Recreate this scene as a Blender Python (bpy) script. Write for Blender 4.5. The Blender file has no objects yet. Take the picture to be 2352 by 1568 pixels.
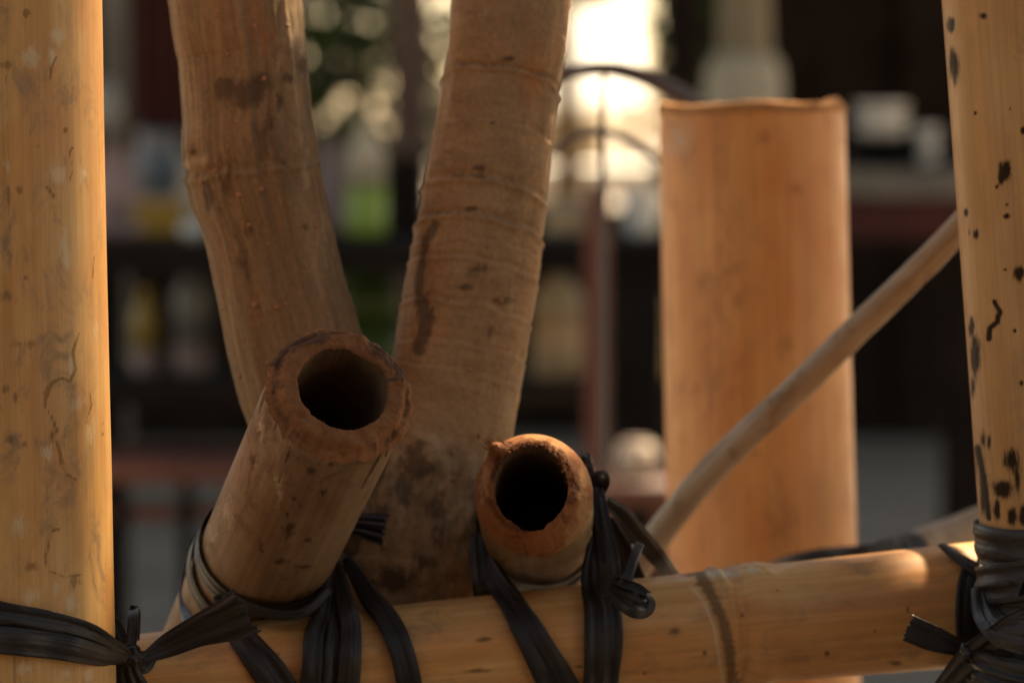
import bpy, bmesh, math, random
import numpy as np
from mathutils import Vector, Matrix, noise
random.seed(11)
R = math.radians
scene = bpy.context.scene
COL = scene.collection

# ------------------------------------------------------------------ camera, sky, sun, exposure
CAM_H, PITCH, LENS, SENS = 0.90, 3.3, 80.0, 22.3
W0, H0 = 2352.0, 1568.0
FPX = LENS / SENS * W0
CAM = Vector((0, 0, CAM_H))
FWD = Vector((0, math.cos(R(PITCH)), -math.sin(R(PITCH))))
UPV = Vector((0, math.sin(R(PITCH)), math.cos(R(PITCH))))
RGT = Vector((1, 0, 0))
cd = bpy.data.cameras.new('camera'); cam = bpy.data.objects.new('camera', cd); COL.objects.link(cam)
cam.location = CAM; cam.rotation_euler = (R(90 - PITCH), 0, 0)
cd.lens = LENS; cd.sensor_width = SENS; cd.clip_start = 0.05; cd.clip_end = 500
cd.dof.use_dof = True; cd.dof.focus_distance = 1.405; cd.dof.aperture_fstop = 5.6
scene.camera = cam

SUN_AZ, SUN_EL = 35.0, 55.0        # degrees right of straight ahead, above the horizon
SUND = Vector((math.sin(R(SUN_AZ)) * math.cos(R(SUN_EL)), math.cos(R(SUN_AZ)) * math.cos(R(SUN_EL)), math.sin(R(SUN_EL))))
world = bpy.data.worlds.new('World'); scene.world = world; world.use_nodes = True
wn = world.node_tree
for n in list(wn.nodes): wn.nodes.remove(n)
wo = wn.nodes.new('ShaderNodeOutputWorld'); wb = wn.nodes.new('ShaderNodeBackground')
sk = wn.nodes.new('ShaderNodeTexSky'); sk.sky_type = 'NISHITA'; sk.sun_disc = False
sk.sun_elevation = R(SUN_EL); sk.sun_rotation = R(SUN_AZ); sk.air_density = 1.0; sk.dust_density = 1.1; sk.ozone_density = 0.6
wm = wn.nodes.new('ShaderNodeMix'); wm.data_type = 'RGBA'; wm.blend_type = 'MULTIPLY'; wm.inputs[0].default_value = 1.0
wm.inputs[7].default_value = (1.25, 1.0, 0.74, 1)          # warm white balance of the photograph
wn.links.new(sk.outputs[0], wm.inputs[6]); wn.links.new(wm.outputs[2], wb.inputs[0])
wb.inputs[1].default_value = 0.05
wn.links.new(wb.outputs[0], wo.inputs[0])
sl = bpy.data.lights.new('sun', 'SUN'); sl.energy = 2.9; sl.angle = R(0.6); sl.color = (1.0, 0.80, 0.52)
so = bpy.data.objects.new('sun', sl); COL.objects.link(so); so.rotation_euler = (-SUND).to_track_quat('-Z', 'Y').to_euler()
so.location = (3, 3, 4)
scene.view_settings.view_transform = 'Standard'; scene.view_settings.look = 'None'
scene.view_settings.exposure = 2.53; scene.view_settings.gamma = 1.0; scene.view_settings.use_curve_mapping = False
scene.render.engine = 'CYCLES'
scene.cycles.use_denoising = True
scene.cycles.max_bounces = 6; scene.cycles.diffuse_bounces = 4; scene.cycles.glossy_bounces = 3
scene.cycles.transmission_bounces = 4
scene.cycles.caustics_reflective = False; scene.cycles.caustics_refractive = False

# ------------------------------------------------------------------ geometry helpers
def P(x, y, d):
    """point seen at (x, y) of the 2352 x 1568 view, d metres in front of the camera"""
    return CAM + FWD * d + RGT * ((x - W0 / 2) / FPX * d) - UPV * ((y - H0 / 2) / FPX * d)
def project(V):
    V = np.asarray(V) - np.array(CAM)
    d = V @ np.array(FWD)
    return W0 / 2 + (V @ np.array(RGT)) / d * FPX, H0 / 2 - (V @ np.array(UPV)) / d * FPX, d
def link(o, parent=None):
    COL.objects.link(o)
    if parent is not None:
        o.parent = parent
        o.matrix_parent_inverse = Matrix.Translation(-Vector(parent.location))
    return o
def empty(name, loc, label=None, cat=None, group=None):
    o = bpy.data.objects.new(name, None); o.location = loc; o.empty_display_size = 0.02
    COL.objects.link(o); tag(o, label, cat, group)
    return o
def tag(o, label=None, cat=None, group=None, kind=None):
    if label: o['label'] = label
    if cat: o['category'] = cat
    if group: o['group'] = group
    if kind: o['kind'] = kind
    return o
def build(name, V, F, mat, parent=None, tc=None, attrs=None, smooth=True, mids=None, flip=False):
    me = bpy.data.meshes.new(name)
    me.from_pydata([tuple(v) for v in V], [], F)
    if flip: me.flip_normals()
    if not isinstance(mat, (list, tuple)): mat = [mat]
    for m in mat: me.materials.append(m)
    if mids is not None: me.polygons.foreach_set('material_index', mids)
    if smooth: me.polygons.foreach_set('use_smooth', [True] * len(me.polygons))
    if tc is not None:
        a = me.attributes.new('tc', 'FLOAT_VECTOR', 'POINT'); a.data.foreach_set('vector', np.asarray(tc, dtype=np.float32).ravel())
    for k, v in (attrs or {}).items():
        a = me.attributes.new(k, 'FLOAT', 'POINT'); a.data.foreach_set('value', np.asarray(v, dtype=np.float32))
    me.update()
    return link(bpy.data.objects.new(name, me), parent)
def catmull(pts, n):
    """pts: sequences of floats; n samples"""
    A = np.array(pts, dtype=float)
    A = np.vstack([2 * A[0] - A[1], A, 2 * A[-1] - A[-2]])
    m = len(A) - 3
    out = []
    for i in range(n):
        t = i / (n - 1) * m; k = min(int(t), m - 1); u = t - k
        p0, p1, p2, p3 = A[k], A[k + 1], A[k + 2], A[k + 3]
        out.append(0.5 * ((2 * p1) + (-p0 + p2) * u + (2 * p0 - 5 * p1 + 4 * p2 - p3) * u * u + (-p0 + 3 * p1 - 3 * p2 + p3) * u ** 3))
    return np.array(out)
def frames(C):
    T = np.gradient(C, axis=0); T /= np.linalg.norm(T, axis=1)[:, None]
    ref = np.array([0, -1, 0.0])
    X = []
    prev = ref - T[0] * (ref @ T[0])
    if np.linalg.norm(prev) < 0.2: prev = np.array([1, 0, 0.0]) - T[0] * T[0][0]
    prev /= np.linalg.norm(prev)
    for t in T:
        x = prev - t * (prev @ t); x /= np.linalg.norm(x); X.append(x); prev = x
    X = np.array(X); Y = np.cross(T, X)
    return T, X, Y
def sweep(C, rad, nseg, disp=None):
    """tube along C; returns V (numpy), F, tc; disp(theta, s, i) -> radius factor added"""
    C = np.array(C, dtype=float); n = len(C)
    T, X, Y = frames(C)
    S = np.concatenate([[0], np.cumsum(np.linalg.norm(np.diff(C, axis=0), axis=1))])
    th = np.arange(nseg) / nseg * 2 * math.pi
    V = np.zeros((n, nseg, 3)); TC = np.zeros((n, nseg, 3))
    for i in range(n):
        r = np.full(nseg, rad[i])
        if disp: r = r + np.array([disp(t, S[i], rad[i]) for t in th])
        V[i] = C[i] + np.outer(r * np.cos(th), X[i]) + np.outer(r * np.sin(th), Y[i])
        TC[i, :, 0] = rad[i] * np.cos(th); TC[i, :, 1] = rad[i] * np.sin(th); TC[i, :, 2] = S[i]
    F = []
    for i in range(n - 1):
        for j in range(nseg):
            k = (j + 1) % nseg
            F.append((i * nseg + j, i * nseg + k, (i + 1) * nseg + k, (i + 1) * nseg + j))
    return V.reshape(-1, 3), F, TC.reshape(-1, 3)
def paint(V, marks):
    """surface stains and painted-in light: marks = (x, y, rx, ry) blobs or ([points], half width) lines -> field, 0.5 on the outline"""
    x, y, d = project(V)
    f = np.zeros(len(V))
    for m in marks:
        if isinstance(m[0], (list, tuple)):
            pts, hw = m
            for (ax, ay), (bx, by) in zip(pts[:-1], pts[1:]):
                L2 = (bx - ax) ** 2 + (by - ay) ** 2 + 1e-9
                t = np.clip(((x - ax) * (bx - ax) + (y - ay) * (by - ay)) / L2, 0, 1)
                dist = np.hypot(x - ax - t * (bx - ax), y - ay - t * (by - ay))
                f = np.maximum(f, 1 - dist / (2 * hw))
        else:
            q = np.hypot((x - m[0]) / m[2], (y - m[1]) / m[3])
            f = np.maximum(f, (1 - q / 2) * (m[4] if len(m) > 4 else 1))
    return np.clip(f, 0, 1)
def nz(x, y=0.0, z=0.0): return noise.noise(Vector((x, y, z)))

# ------------------------------------------------------------------ materials
class M:
    def __init__(self, name):
        self.m = bpy.data.materials.new(name); self.m.use_nodes = True
        self.t = self.m.node_tree; self.b = self.t.nodes['Principled BSDF']
    def n(self, typ, **kw):
        o = self.t.nodes.new(typ)
        for k, v in kw.items(): setattr(o, k, v)
        return o
    def l(self, a, b): self.t.links.new(a, b)
    def attr(self, name, out='Fac'):
        a = self.n('ShaderNodeAttribute'); a.attribute_name = name; return a.outputs[out]
    def vec(self, src, sc):
        v = self.n('ShaderNodeVectorMath', operation='MULTIPLY'); self.l(src, v.inputs[0]); v.inputs[1].default_value = sc
        return v.outputs[0]
    def noise(self, v, scale=1.0, detail=4, rough=0.55, dist=0.0):
        t = self.n('ShaderNodeTexNoise'); self.l(v, t.inputs['Vector']); t.inputs['Scale'].default_value = scale
        t.inputs['Detail'].default_value = detail; t.inputs['Roughness'].default_value = rough; t.inputs['Distortion'].default_value = dist
        return t.outputs['Fac']
    def rng(self, v, a, b, c=0.0, d=1.0):
        t = self.n('ShaderNodeMapRange', interpolation_type='SMOOTHSTEP'); self.l(v, t.inputs[0])
        for i, q in enumerate((a, b, c, d)): t.inputs[i + 1].default_value = q
        return t.outputs[0]
    def math(self, op, a, b):
        t = self.n('ShaderNodeMath', operation=op)
        for i, q in enumerate((a, b)):
            if isinstance(q, (int, float)): t.inputs[i].default_value = q
            else: self.l(q, t.inputs[i])
        return t.outputs[0]
    def mix(self, f, a, b, mode='MIX'):
        t = self.n('ShaderNodeMix', data_type='RGBA', blend_type=mode)
        if isinstance(f, (int, float)): t.inputs[0].default_value = f
        else: self.l(f, t.inputs[0])
        for i, q in ((6, a), (7, b)):
            if isinstance(q, tuple): t.inputs[i].default_value = q + (1,) if len(q) == 3 else q
            else: self.l(q, t.inputs[i])
        return t.outputs[2]
    def bump(self, h, strength=0.3, dist=0.001, prev=None):
        t = self.n('ShaderNodeBump'); t.inputs['Strength'].default_value = strength; t.inputs['Distance'].default_value = dist
        self.l(h, t.inputs['Height'])
        if prev is not None: self.l(prev, t.inputs['Normal'])
        return t.outputs[0]
    def out(self, col, rough, nrm=None, spec=0.5):
        if isinstance(col, tuple): self.b.inputs['Base Color'].default_value = col + (1,)
        else: self.l(col, self.b.inputs['Base Color'])
        if isinstance(rough, (int, float)): self.b.inputs['Roughness'].default_value = rough
        else: self.l(rough, self.b.inputs['Roughness'])
        if nrm is not None: self.l(nrm, self.b.inputs['Normal'])
        self.b.inputs['Specular IOR Level'].default_value = spec
        return self.m

def bamboo_mat(name, c1, c2, mould, mould_amt, dark, pale, rough=0.42, fibre=0.22, off=0.0, vein=(0.22, 0.10, 0.05), soft=0.22, grain=1.0, dk_amt=0.52, ragamp=2.2, spec=0.28):
    g = M(name); tc = g.attr('tc', 'Vector')
    ad = g.n('ShaderNodeVectorMath', operation='ADD'); g.l(tc, ad.inputs[0]); ad.inputs[1].default_value = (off, off * 2, off * 3); tc = ad.outputs[0]
    big = g.noise(g.vec(tc, (38, 38, 14)), 1, 4, 0.6)
    fib = g.noise(g.vec(tc, (900 * grain, 900 * grain, 14)), 1, 3, 0.6)
    fib2 = g.noise(g.vec(tc, (260 * grain, 260 * grain, 5)), 1, 3, 0.6)
    col = g.mix(g.rng(big, 0.32, 0.70), c1, c2)
    f2 = g.rng(fib2, 0.3, 0.7, 1 - fibre, 1 + fibre * 0.55)
    cm = g.n('ShaderNodeVectorMath', operation='SCALE'); g.l(col, cm.inputs[0]); g.l(f2, cm.inputs[3]); col = cm.outputs[0]
    f1 = g.rng(fib, 0.3, 0.7, 1 - fibre * 0.6, 1 + fibre * 0.4)
    cm = g.n('ShaderNodeVectorMath', operation='SCALE'); g.l(col, cm.inputs[0]); g.l(f1, cm.inputs[3]); col = cm.outputs[0]
    # thin reddish veins running with the grain
    vn = g.noise(g.vec(tc, (330, 330, 6)), 1, 2, 0.5)
    col = g.mix(g.rng(vn, 0.68, 0.76, 0, 0.55), col, vein)
    # mould: mottled grey-brown speckle in patches
    mm = g.noise(g.vec(tc, (75, 75, 42)), 1, 6, 0.72, 0.6)
    mp = g.noise(g.vec(tc, (16, 16, 9)), 1, 3, 0.5)
    mk = g.math('MULTIPLY', g.rng(mm, 0.50, 0.68), g.rng(mp, 0.34, 0.58))
    col = g.mix(g.math('MULTIPLY', mk, mould_amt), col, mould)
    sp = g.noise(g.vec(tc, (420, 420, 190)), 1, 3, 0.6)
    col = g.mix(g.rng(sp, 0.70, 0.78, 0, 0.5), col, tuple(q * 0.5 for q in mould))
    rag = g.noise(g.vec(tc, (420, 420, 130)), 1, 9, 0.85)
    frag = g.noise(g.vec(tc, (130, 130, 70)), 1, 3, 0.6)
    rg = g.math('ADD', g.math('MULTIPLY', g.math('SUBTRACT', rag, 0.5), ragamp), g.math('MULTIPLY', g.math('SUBTRACT', frag, 0.53), 0.9))
    pf = g.rng(g.math('ADD', g.attr('pale'), rg), 0.5 - soft, 0.5 + soft + 0.06)
    col = g.mix(g.math('MULTIPLY', pf, 0.72), col, pale)
    df = g.rng(g.math('ADD', g.attr('dark'), rg), 0.5 - soft, 0.5 + soft)
    col = g.mix(g.math('MULTIPLY', df, dk_amt), col, dark)
    rr = g.rng(mm, 0.3, 0.7, rough - 0.07, rough + 0.16)
    b1 = g.bump(fib2, 0.25, 0.0006)
    b2 = g.bump(rag, 0.10, 0.0006, b1)
    b3 = g.bump(g.math('SUBTRACT', pf, df), 0.35, 0.0003, b2)
    m = g.out(col, rr, b3, spec)
    g.l(g.math('MULTIPLY', g.math('SUBTRACT', 1.0, g.math('MULTIPLY', df, 0.85)), spec), g.b.inputs['Specular IOR Level'])
    return m
def cut_mat(name, c1, c2, stain, bumpd=0.0008, pale=(0.45, 0.28, 0.14)):
    g = M(name); tc = g.attr('tc', 'Vector')
    big = g.noise(g.vec(tc, (95, 95, 95)), 1, 4, 0.6)
    pore = g.n('ShaderNodeTexVoronoi'); g.l(g.vec(tc, (900, 900, 900)), pore.inputs['Vector'])
    fine = g.noise(g.vec(tc, (1100, 1100, 1100)), 1, 3, 0.7)
    col = g.mix(g.rng(big, 0.3, 0.7), c1, c2)
    sc = g.rng(pore.outputs['Distance'], 0.1, 0.7, 1.12, 0.62)
    cm = g.n('ShaderNodeVectorMath', operation='SCALE'); g.l(col, cm.inputs[0]); g.l(sc, cm.inputs[3]); col = cm.outputs[0]
    rag = g.noise(g.vec(tc, (260, 260, 260)), 1, 5, 0.7)
    rg = g.math('MULTIPLY', g.math('SUBTRACT', rag, 0.52), 2.2)
    col = g.mix(g.math('MULTIPLY', g.rng(g.math('ADD', g.attr('pale'), rg), 0.42, 0.56), 0.9), col, pale)
    col = g.mix(g.math('MULTIPLY', g.rng(g.math('ADD', g.attr('dark'), rg), 0.22, 0.80), 0.75), col, stain)
    b = g.bump(pore.outputs['Distance'], 0.5, bumpd)
    b = g.bump(fine, 0.5, bumpd, b)
    return g.out(col, 0.85, b, 0.2)
def raffia_mat(name, c=(0.0150, 0.0110, 0.0082), rough=0.40):
    g = M(name); tc = g.attr('tc', 'Vector')
    st = g.noise(g.vec(tc, (950, 950, 16)), 1, 4, 0.65)
    st2 = g.noise(g.vec(tc, (260, 260, 9)), 1, 3, 0.5)
    col = g.mix(g.rng(st2, 0.3, 0.7), tuple(q * 0.6 for q in c), tuple(q * 1.7 for q in c))
    cr = g.noise(g.vec(tc, (240, 240, 110)), 1, 4, 0.6, 0.8)
    b = g.bump(st2, 0.7, 0.0016); b = g.bump(st, 0.5, 0.0006, b); b = g.bump(cr, 0.45, 0.0014, b)
    return g.out(col, g.rng(st, 0.3, 0.7, rough - 0.08, rough + 0.16), b, 0.32)
def bark_mat(name, c1, c2, c3, scl, ring=0.0):
    g = M(name); tc = g.attr('tc', 'Vector')
    s1 = g.noise(g.vec(tc, scl), 1, 5, 0.68, 0.3)
    big = g.noise(g.vec(tc, (26, 26, 15)), 1, 4, 0.6)
    red = g.noise(g.vec(tc, (45, 45, 18)), 1, 5, 0.65)
    fine = g.noise(g.vec(tc, (520, 520, 420)), 1, 4, 0.7)
    col = g.mix(g.rng(s1, 0.34, 0.66), c1, c2)
    col = g.mix(g.rng(red, 0.52, 0.72, 0, 0.65), col, c3)
    col = g.mix(g.rng(big, 0.50, 0.72, 0, 0.55), col, tuple(q * 0.42 for q in c1))
    sp = g.rng(fine, 0.3, 0.7, 0.84, 1.12)
    cm = g.n('ShaderNodeVectorMath', operation='SCALE'); g.l(col, cm.inputs[0]); g.l(sp, cm.inputs[3]); col = cm.outputs[0]
    rag = g.noise(g.vec(tc, (160, 160, 90)), 1, 5, 0.7)
    rg = g.math('MULTIPLY', g.math('SUBTRACT', rag, 0.5), 2.0)
    col = g.mix(g.math('MULTIPLY', g.rng(g.math('ADD', g.attr('dark'), rg), 0.28, 0.72), 0.75), col, (0.050, 0.028, 0.015))
    col = g.mix(g.math('MULTIPLY', g.rng(g.math('ADD', g.attr('pale'), rg), 0.30, 0.75), 0.5), col, (0.40, 0.27, 0.15))
    b = g.bump(s1, 0.5, 0.0022); b = g.bump(fine, 0.3, 0.0005, b)
    return g.out(col, 0.78, b, 0.25)
def plain_mat(name, c, rough=0.6, var=0.25, scale=12.0, c2=None, bump=0.0, spec=0.4):
    g = M(name); t = g.n('ShaderNodeTexCoord')
    nn = g.noise(t.outputs['Object'], scale, 4, 0.6)
    col = g.mix(g.rng(nn, 0.3, 0.7), tuple(q * (1 - var) for q in c), c2 or tuple(min(1, q * (1 + var)) for q in c))
    nr = g.bump(nn, bump, 0.01) if bump else None
    return g.out(col, rough, nr, spec)

m_post = bamboo_mat('bamboo_honey', (0.48, 0.220, 0.064), (0.56, 0.320, 0.112), (0.24, 0.145, 0.076), 0.95, (0.10, 0.058, 0.032), (0.56, 0.40, 0.22), 0.46, 0.11)
m_postr = bamboo_mat('bamboo_scorched', (0.43, 0.205, 0.064), (0.50, 0.265, 0.088), (0.26, 0.15, 0.07), 0.5, (0.014, 0.008, 0.005), (0.5, 0.36, 0.2), 0.42, 0.12, 0.31, soft=0.2, dk_amt=0.96, ragamp=1.3)
m_rail = bamboo_mat('bamboo_golden', (0.52, 0.225, 0.064), (0.59, 0.345, 0.125), (0.20, 0.13, 0.07), 0.55, (0.11, 0.066, 0.036), (0.50, 0.40, 0.25), 0.44, 0.12, 0.77, dk_amt=0.8, ragamp=1.1)
m_tube = bamboo_mat('bamboo_weathered', (0.180, 0.099, 0.050), (0.265, 0.168, 0.092), (0.085, 0.044, 0.023), 0.9, (0.040, 0.022, 0.012), (0.42, 0.31, 0.19), 0.60, 0.15, 1.9, soft=0.2, dk_amt=0.7, spec=0.12)
m_tube2 = bamboo_mat('bamboo_straw', (0.20, 0.110, 0.046), (0.25, 0.155, 0.072), (0.16, 0.09, 0.045), 0.5, (0.05, 0.028, 0.015), (0.46, 0.36, 0.22), 0.60, 0.16, 2.6, spec=0.10)
m_stump = bamboo_mat('bamboo_amber', (0.57, 0.205, 0.050), (0.65, 0.285, 0.084), (0.25, 0.10, 0.045), 0.65, (0.16, 0.062, 0.030), (0.5, 0.36, 0.24), 0.40, 0.14, 3.3, soft=0.25)
m_in = plain_mat('bamboo_inside', (0.13, 0.070, 0.032), 0.8, 0.3, 60)
m_cut1 = cut_mat('cut_end_brown', (0.265, 0.098, 0.034), (0.370, 0.158, 0.060), (0.060, 0.036, 0.024))
m_cut2 = cut_mat('cut_end_orange', (0.33, 0.110, 0.034), (0.42, 0.160, 0.052), (0.09, 0.030, 0.011), 0.0009, (0.40, 0.205, 0.082))
m_cut3 = cut_mat('cut_rim_orange', (0.52, 0.22, 0.075), (0.62, 0.30, 0.11), (0.22, 0.09, 0.03))
m_raf = raffia_mat('black_raffia')
m_bark1 = bark_mat('bark_ridged', (0.250, 0.155, 0.076), (0.160, 0.096, 0.046), (0.250, 0.105, 0.040), (150, 150, 9))
m_bark2 = bark_mat('bark_ringed', (0.330, 0.200, 0.095), (0.260, 0.153, 0.071), (0.370, 0.145, 0.050), (40, 40, 110))
m_len = plain_mat('lenticel_cork', (0.29, 0.135, 0.062), 0.8, 0.2, 300)
m_stick = bamboo_mat('stick_grey', (0.29, 0.195, 0.112), (0.40, 0.31, 0.205), (0.15, 0.07, 0.032), 0.95, (0.12, 0.06, 0.03), (0.45, 0.36, 0.25), 0.5, 0.2, 5.1)
m_leaf = plain_mat('leaf_green', (0.060, 0.090, 0.022), 0.5, 0.4, 3.0)

# ------------------------------------------------------------------ bamboo culms
def ray_axis(x, y, A, B, rA, rB):
    """depth and outward normal where the view ray (x, y) meets the culm A-B (limb if it misses)"""
    ray = (P(x, y, 1.0) - CAM).normalized(); ax = (B - A).normalized()
    w = CAM - A; b = ray.dot(ax); d_ = ray.dot(w); e = ax.dot(w)
    t = (b * e - d_) / (1 - b * b); s = (e - b * d_) / (1 - b * b)
    q1 = CAM + ray * t; q2 = A + ax * s
    r = rA + (rB - rA) * s / (B - A).length
    miss = (q1 - q2).length
    h = math.sqrt(max(0.0, r * r - miss * miss)) / math.sqrt(1 - b * b)
    hit = CAM + ray * (t - h)
    nrm = (hit - A); nrm -= ax * nrm.dot(ax); nrm.normalize()
    return hit, nrm
def culm(name, parent, A, B, rA, rB, n, nseg, mat, s_dense=None, disp=None, marks_dark=(), marks_pale=(), cap=True):
    """solid straight culm between A and B; s_dense = (s0, s1) fraction range sampled finely"""
    if s_dense:
        f = np.concatenate([np.linspace(0, s_dense[0], 6)[:-1], np.linspace(s_dense[0], s_dense[1], n), np.linspace(s_dense[1], 1, 6)[1:]])
    else: f = np.linspace(0, 1, n)
    C = [np.array(A.lerp(B, t)) for t in f]
    rad = [rA + (rB - rA) * t for t in f]
    V, F, tc = sweep(C, rad, nseg, disp)
    front = (V - np.array(CAM))
    if cap:
        V = np.vstack([V, C[0], C[-1]]); tc = np.vstack([tc, tc[:1] * 0, tc[-1:] * [0, 0, 1]])
        N = len(V); m = len(f)
        for j in range(nseg):
            k = (j + 1) % nseg
            F.append((N - 2, k, j)); F.append((N - 1, (m - 1) * nseg + j, (m - 1) * nseg + k))
    x, y, d = project(V)
    at = {'dark': paint(V, marks_dark), 'pale': paint(V, marks_pale)}
    # stains sit on the near side only
    ax = np.array((B - A).normalized()); rel = V - np.array(A); rel -= np.outer(rel @ ax, ax)
    near = (rel @ np.array(FWD)) < 0.004
    for k in at: at[k] = at[k] * near
    return build(name, V, F, mat, parent, tc, at)
def wob(seed, a1, a2):
    return lambda th, s, r: a1 * nz(math.cos(th) * 1.1 + seed, math.sin(th) * 1.1, s * 3.0) + a2 * nz(math.cos(th) * 3 + seed, math.sin(th) * 3, s * 22)

def to_ground(A, B):
    """extend line A(top) -> B(lower) down to z = 0"""
    t = A.z / (A.z - B.z); return A + (B - A) * t

# left post
LP0, LP1 = P(-22, -160, 1.4275), P(10, 1560, 1.4275)
LPg = to_ground(LP0, LP1)
rLP = 0.0425
lp = empty('bamboo_post', LPg, 'thick honey coloured bamboo post at the left edge of the frame', 'bamboo post')
ld = [(64, 31, 12, 8), (13, 150, 16, 9), (44, 435, 7, 9), (86, 336, 5, 6), (16, 678, 20, 15, .8), (71, 788, 12, 12, .75), (14, 892, 8, 12), (36, 909, 6, 14), (236, 972, 3, 4), (236, 997, 3, 4),
      (60, 640, 10, 7, .8), (40, 790, 14, 10, .7), (150, 300, 5, 6), (20, 1010, 12, 12, .75), (60, 1020, 14, 10, .7), (120, 1000, 10, 12, .75), (70, 1300, 16, 10, .8), (170, 1340, 14, 22, .75),
      ([(11, 176), (12, 250)], 2.6), ([(13, 285), (14, 345)], 2.6), ([(16, 430), (17, 508)], 2.8), ([(18, 575), (19, 600)], 2.2),
      ([(114, 185), (117, 158), (130, 130)], 3), ([(158, 347), (169, 387), (158, 418)], 2.4), ([(110, 431), (121, 453)], 3.5), ([(166, 340), (160, 350)], 4),
      ([(181, 766), (167, 810), (173, 848), (162, 876), (143, 868), (118, 879), (104, 903), (104, 931)], 3.6), ([(104, 931), (118, 958), (132, 991)], 2.6),
      ([(118, 880), (106, 905)], 6), ([(129, 1013), (142, 1063)], 4.2), ([(156, 1090), (173, 1101)], 3.5), ([(132, 1216), (115, 1222), (110, 1260), (102, 1282), (110, 1304)], 3.2),
      ([(120, 1218), (136, 1215)], 4.5), ([(205, 900), (210, 930), (200, 960)], 2), ([(215, 590), (212, 640)], 2), ([(110, 1310), (150, 1325), (185, 1320)], 2.6)]
lpal = [(132, 84, 17, 22), (120, 130, 12, 22), (70, 132, 19, 24), (150, 572, 11, 46), (132, 396, 26, 22, .8), (190, 400, 12, 24, .8), (165, 838, 8, 20), (220, 766, 5, 25), (107, 1041, 15, 20),
        (47, 1205, 18, 26, .85), (71, 1370, 20, 18), (159, 1381, 22, 25, .9), (154, 596, 10, 30), (18, 380, 12, 20, .8), (170, 930, 20, 30, .72), (205, 990, 14, 30, .72), (60, 1535, 22, 16), (150, 1545, 18, 12), (205, 1548, 12, 18), (130, 1350, 10, 25, .8)]
Lp0 = P(-36, -900, 1.4275)
fr0 = (LP0 - Lp0).length / (LPg - Lp0).length; fr1 = (LP1 - Lp0).length / (LPg - Lp0).length
culm('culm', lp, Lp0, LPg, rLP, rLP * 1.03, 420, 224, m_post, (fr0, fr1), wob(3, 0.0007, 0.00018), ld, lpal)

# right post
RP0, RP1 = P(2379, -60, 1.496), P(2484, 1400, 1.496)
RPg = to_ground(RP0, RP1); Rp0 = RP0 + (RP0 - RP1) * 0.5
rRP = 0.0385
rp = empty('bamboo_post', RPg, 'bamboo post with black scorch marks at the right edge', 'bamboo post')
rd = [(2186, 57, 10, 18), (2192, 147, 12, 36), (2260, 37, 10, 10), (2309, 391, 13, 22), (2300, 410, 8, 14), (2289, 430, 5, 7), (2313, 470, 5, 6), (2313, 496, 8, 7), (2219, 488, 5, 11), (2241, 538, 8, 14), (2227, 535, 4, 14, .8),
      (2342, 628, 13, 18), (2309, 619, 5, 4), (2231, 752, 6, 20), (2240, 821, 11, 45), (2234, 888, 5, 28), ([(2285, 692), (2297, 716), (2290, 740), (2273, 754), (2271, 778)], 6.5), (2259, 1011, 7, 25), (2271, 1016, 5, 22),
      (2319, 1059, 19, 28), (2304, 1121, 20, 24), (2338, 1092, 10, 55, .9), ([(2247, 1030), (2254, 1078), (2262, 1125), (2271, 1187)], 10), (2350, 300, 6, 9), (2330, 760, 4, 5), (2345, 880, 5, 9), (2290, 1170, 8, 24), (2325, 1185, 10, 20), (2350, 1180, 9, 22), (2258, 1150, 10, 40), (2240, 260, 4, 5), (2320, 250, 4, 6)]
fr0 = (RP0 - Rp0).length / (RPg - Rp0).length; fr1 = (RP1 - Rp0).length / (RPg - Rp0).length
culm('culm', rp, Rp0, RPg, rRP, rRP * 1.02, 380, 200, m_postr, (fr0, fr1), wob(8, 0.0007, 0.00015), rd, ())

# rail
RLa, RLb = P(316, 1568, 1.4994), P(2180, 1392, 1.555)
rdir = (RLb - RLa).normalized(); rlen = (RLb - RLa).length
rl_r = lambda s: 0.0199 + (0.0260 - 0.0199) * s / rlen
RA, RB = RLa - rdir * 0.32, RLb + rdir * 0.22
rA, rB = rl_r(-0.32), rl_r(rlen + 0.22)
NODE = (1655 - 316) / (2180 - 316) * rlen + 0.32          # arc length of the node from RA
def rail_disp(th, s, r):
    # th = 0 faces the camera; oblique node scar
    o = s - NODE - 0.0035 * math.cos(th) + 0.0012 * nz(math.cos(th) * 3, math.sin(th) * 3, 5)
    up = math.sin(th)
    d = 0.0006 * nz(math.cos(th) * 1.2, math.sin(th) * 1.2, s * 5)
    d += -0.0016 * math.exp(-(o / 0.0022) ** 2)                     # groove
    d += 0.0010 * math.exp(-((o + 0.0042) / 0.0013) ** 2)           # sheath scar lip
    d += 0.0021 * math.exp(-((o - 0.0085) / 0.006) ** 2)            # swollen ridge
    top = max(0.0, rail_top(th))
    if top > 0:                                                    # rough bud scar on the upper side
        d += 0.55 * top ** 3 * (0.0018 * math.exp(-((o + 0.002) / 0.004) ** 2) + 0.0022 * math.exp(-((o - 0.016) / 0.004) ** 2) - 0.0016 * math.exp(-((o - 0.008) / 0.004) ** 2)
             + 0.0016 * nz(s * 420, math.cos(th) * 9, 3) * math.exp(-((o - 0.006) / 0.012) ** 2))
    return d
_T, _X, _Y = frames(np.array([np.array(RA), np.array(RB)]))
def rail_top(th): return math.cos(th) * _X[0][2] + math.sin(th) * _Y[0][2]
rail = empty('bamboo_rail', RA, 'long golden bamboo rail with one node, running across the bottom', 'bamboo rail')
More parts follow.
